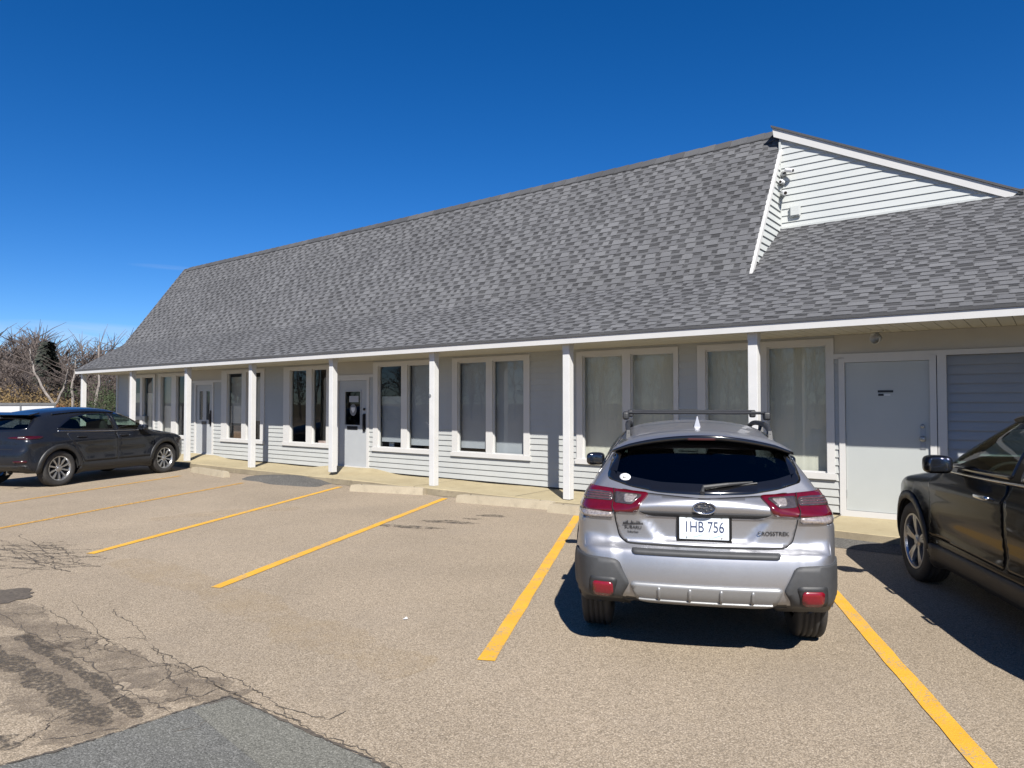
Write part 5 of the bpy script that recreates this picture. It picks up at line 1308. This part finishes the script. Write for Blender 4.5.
# conifer
def conifer(px, dist, h, label):
    r = empty('conifer_tree', place(px, dist), label=label, cat='tree'); m = MB(); m.tube([(0, 0, 0), (0, 0, h)], [.13, .02], 6); m.build('trunk', M['bark'], r)
    c = MB(); rd = random.Random(9)
    for i in range(900):
        t = rd.random()**.8; z = h*(.12+.88*t); R0 = (1-t)*h*.20+.08; a = rd.random()*6.28; rr = R0*rd.uniform(.25, 1.1)
        p = Vector((rr*math.cos(a), rr*math.sin(a), z-rr*.25)); d = Vector((math.cos(a), math.sin(a), -.35)).normalized()*rd.uniform(.22, .42); s = Vector((-math.sin(a), math.cos(a), 0))*rd.uniform(.05, .11)
        c.poly([p-s, p+d*.6-s*.8+Vector((0, 0, .06)), p+d, p+d*.6+s*.8-Vector((0, 0, .05)), p+s])
    c.build('crown', M['conifer'], r, recalc=False)
conifer(46, 44, 4.9, 'dark pointed conifer standing among the bare trees')
# shrubs
def shrub(name, px, dist, w, h, mat, n, label, cat, group=None, leaf=.10, stems=7):
    r = empty(name, place(px, dist), label=label, cat=cat, group=group); rd = random.Random(int(px*7+dist)); m = MB()
    tips = []
    for i in range(stems):
        a = rd.random()*6.28; e = Vector((math.cos(a)*w*.4*rd.random(), math.sin(a)*w*.4*rd.random(), h*rd.uniform(.6, .95))); m.tube([(0.1*math.cos(a), .1*math.sin(a), 0), e*.5+Vector((0, 0, .08)), e], [.025, .016, .006], 4, cap=False); tips.append(e)
    m.build('stems', M['bark'], r, recalc=False); c = MB()
    lob = [(Vector((rd.gauss(0, .26)*w, rd.gauss(0, .26)*w, h*rd.uniform(.25, .75))), rd.uniform(.16, .30)*min(w, h*1.3)) for _ in range(9)]
    for i in range(n):
        o, R0 = lob[rd.randrange(9)]; d = Vector((rd.gauss(0, 1), rd.gauss(0, 1), rd.gauss(0, .8))).normalized(); p = o+d*R0*rd.random()**.45
        if p.z < .05: p.z = .05+rd.random()*.2
        a = Vector((rd.gauss(0, 1), rd.gauss(0, 1), rd.gauss(0, 1))).normalized()*leaf*rd.uniform(.6, 1.3); b = a.cross(d).normalized()*leaf*.42
        c.poly([p-a*.5, p+b*.5, p+a*.5, p-b*.5])
    c.build('foliage', M[mat], r, recalc=False)
g1 = 'golden brush along the far edge of the lot'
for i, (px, dist, w, h, mt, lab) in enumerate([(-6, 32, 3.4, 2.5, 'dead_leaf', 'golden dry bush right behind the white trailer'), (14, 33, 3.0, 2.45, 'dead_leaf', 'golden dry bush rising over the trailer roof edge'), (30, 34, 2.8, 2.3, 'dead_leaf', 'golden bush above the dark grey car roof'), (42, 31, 1.3, 1.9, 'rust_leaf', 'small rusty orange bush beside the pale dead tree'),
                                             (52, 35, 2.6, 2.2, 'dead_leaf', 'golden bush behind the pale dead tree'), (66, 32, 1.8, 1.9, 'evergreen', 'low green bush left of the far corner post'), (76, 36, 2.4, 2.1, 'dead_leaf', 'golden bush at the foot of the slim birch')]):
    shrub('bush' if i == 0 else 'bush.%03d' % i, px, dist, w, h, mt, 2600, lab, 'bush', g1)
for i, (px, dist, w, h, lab) in enumerate([(90, 31, 2.0, 2.5, 'dark green shrub right of the far corner post'), (101, 33, 2.2, 2.9, 'tall dark green shrub under the eave end'), (110, 32, 1.9, 2.6, 'dark green shrub touching the left end of the wall'), (118, 34, 2.4, 2.9, 'dark green shrub mostly behind the left wall corner')]):
    shrub('evergreen_shrub' if i == 0 else 'evergreen_shrub.%03d' % i, px, dist, w, h, 'evergreen', 1700, lab, 'shrub', 'evergreen shrubs beyond the porch', .09)
# white box trailer behind the grey car
tr = empty('box_trailer', place(-21, 27.5), R_(52), label='white box trailer standing behind the dark grey car', cat='trailer')
m = MB(); m.box(-2.2, 1.75, -1.0, 1.0, .45, 1.62); b_ = m.build('body', M['trailer_white'], tr, bevel=.02)
m = MB()
for z in (.45, 1.63): m.box(-2.23, 1.78, -1.03, 1.03, z-.03, z+.035)
for x in (-2.2, -1.2, -.2, .8, 1.75): m.box(x-.02, x+.02, -1.02, 1.02, .48, 1.6)
m.build('edge_trim', M['galv'], tr)
for s in (-1, 1):
    for x in (-.6, .2): make_wheel(tr, (x, s*.98, .30), .30, .18, .19, 'five', s)
m = MB(); m.tube([(1.75, 0, .42), (2.7, 0, .42)], .05); m.tube([(2.5, .0, .0), (2.5, 0, .5)], .03); m.build('drawbar', M['galv'], tr)
# low rail fence seen under the porch
fr_ = empty('rail_fence', place(86, 29), R_(-36+0), label='low pale rail fence beyond the left end of the porch', cat='fence')
for i in range(4):
    m = MB(); m.box(-3+i*2.4-.05, -3+i*2.4+.05, -.05, .05, 0, 1.25); m.build('post', M['galv'], fr_, bevel=.005)
for z in (.6, 1.12):
    m = MB(); m.box(-3.1, 4.3, -.075, -.052, z, z+.12); m.build('rail', M['galv'], fr_, bevel=.004)
wm = MB(); rd = random.Random(78)
for i in range(330):
    a = rd.uniform(R_(-50), R_(-24)); d = rd.uniform(66, 84); p = Vector((d*math.sin(a), d*math.cos(a), 0)); h = rd.uniform(4.5, 7.6)*(1.05 if a < R_(-33) else .95)
    wm.tube([p, p+Vector((rd.gauss(0, .3), rd.gauss(0, .3), h*.5)), p+Vector((rd.gauss(0, .6), rd.gauss(0, .6), h))], [.10, .07, .015], 4, cap=False)
    for k in range(46):
        b0 = p+Vector((0, 0, h*rd.uniform(.08, .92))); e = Vector((rd.gauss(0, .9), rd.gauss(0, .9), rd.uniform(.3, 1.7))); wm.tube([b0, b0+e*.5+Vector((0, 0, .1)), b0+e], [.035, .026, .010], 3, cap=False)
tag(wm.build('distant_wood', M['twig'], recalc=False), kind='stuff', label='distant bare wood behind the trees at the left')
# unseen wood added behind the camera to darken reflections in windows and car paint
wm = MB(); rd = random.Random(77)
for i in range(260):
    a = rd.uniform(R_(125), R_(300)); d = rd.uniform(50, 62); p = Vector((d*math.sin(a), d*math.cos(a), 0)); h = rd.uniform(5, 9.5)
    wm.tube([p, p+Vector((rd.gauss(0, .3), rd.gauss(0, .3), h*.5)), p+Vector((rd.gauss(0, .6), rd.gauss(0, .6), h))], [.08, .06, .02], 4, cap=False)
    for k in range(34):
        b0 = p+Vector((0, 0, h*rd.uniform(.2, .9))); e = Vector((rd.gauss(0, 1.2), rd.gauss(0, 1.2), rd.uniform(.3, 2.0))); wm.tube([b0, b0+e*.5, b0+e], [.05, .035, .012], 3, cap=False)
wo = wm.build('reflection_wood', M['twig'], recalc=False); tag(wo, kind='stuff', label='unseen bare wood added behind the camera for reflections')

# ------------------------------------------------------------------ camera, sky, sun
cam = bpy.data.cameras.new('camera'); cam.sensor_width = 36; cam.lens = F_PX/1024*36; cam.clip_end = 3000; cam.clip_start = .05
co = bpy.data.objects.new('camera', cam); col.objects.link(co); co.location = (0, 0, H_EYE); co.rotation_euler = (PI/2+PITCH, 0, 0); scene.camera = co
SUN_EL = R_(42.5); LX, LY = -.113, .9936                   # direction the light travels on the ground
sun = bpy.data.lights.new('sun', 'SUN'); sun.energy = 5.0; sun.angle = R_(.53); sun.color = (1, .955, .89)
so_ = bpy.data.objects.new('sun', sun); col.objects.link(so_)
dirv = Vector((LX*math.cos(SUN_EL), LY*math.cos(SUN_EL), -math.sin(SUN_EL))); so_.rotation_euler = dirv.to_track_quat('-Z', 'Y').to_euler()
w = bpy.data.worlds.new('World'); scene.world = w; w.use_nodes = True; nt = w.node_tree; bg = nt.nodes['Background']
sky = nt.nodes.new('ShaderNodeTexSky'); sky.sky_type = 'NISHITA'; sky.sun_disc = False; sky.sun_elevation = SUN_EL
sky.sun_rotation = math.atan2(-LX, -LY) % (2*PI); sky.air_density = .75; sky.dust_density = 0.0; sky.ozone_density = 6.0; sky.altitude = 60
hs = N(nt, 'ShaderNodeHueSaturation', Hue=.507, Saturation=1.27, Value=1.44); nt.links.new(sky.outputs[0], hs.inputs['Color'])
# thin high cloud near the horizon on the left
gen = nt.nodes.new('ShaderNodeTexCoord').outputs['Generated']
mp_ = nt.nodes.new('ShaderNodeMapping'); mp_.inputs['Scale'].default_value = (3, 3, 22); nt.links.new(gen, mp_.inputs[0])
nz = ramp(nt, noise(nt, 2.2, 8, .65, mp_.outputs[0], .6), [(.30, 0.), (.70, 1.)])
sx = nt.nodes.new('ShaderNodeSeparateXYZ'); nt.links.new(gen, sx.inputs[0])
azm = mathn(nt, 'ARCTAN2', sx.outputs[0], sx.outputs[1])
total = None
for az0, z0, wa, wz, k in ((-32.0, .080, 8.0, .020, .50), (-36.5, .050, 6.0, .018, .30), (-26.5, .172, 2.6, .0035, .16)):
    da = mathn(nt, 'POWER', mathn(nt, 'DIVIDE', mathn(nt, 'SUBTRACT', azm, R_(az0)), R_(wa)), 2.0)
    dz = mathn(nt, 'POWER', mathn(nt, 'DIVIDE', mathn(nt, 'SUBTRACT', sx.outputs[2], z0), wz), 2.0)
    q = mathn(nt, 'MULTIPLY', mathn(nt, 'MAXIMUM', mathn(nt, 'SUBTRACT', 1.0, mathn(nt, 'ADD', da, dz)), 0.0), k)
    total = q if total is None else mathn(nt, 'ADD', total, q)
amt = mathn(nt, 'MULTIPLY', total, nz)
nt.links.new(mix_rgb(nt, amt, hs.outputs[0], (9.0, 9.4, 10.0)), bg.inputs['Color'])
bg.inputs['Strength'].default_value = .046
vs = scene.view_settings; vs.view_transform = 'Standard'; vs.look = 'None'; vs.exposure = .92; vs.gamma = 1; vs.use_curve_mapping = False
scene.cycles.max_bounces = 8; scene.cycles.transparent_max_bounces = 16; scene.cycles.sample_clamp_indirect = 6
scene.cycles.use_denoising = True
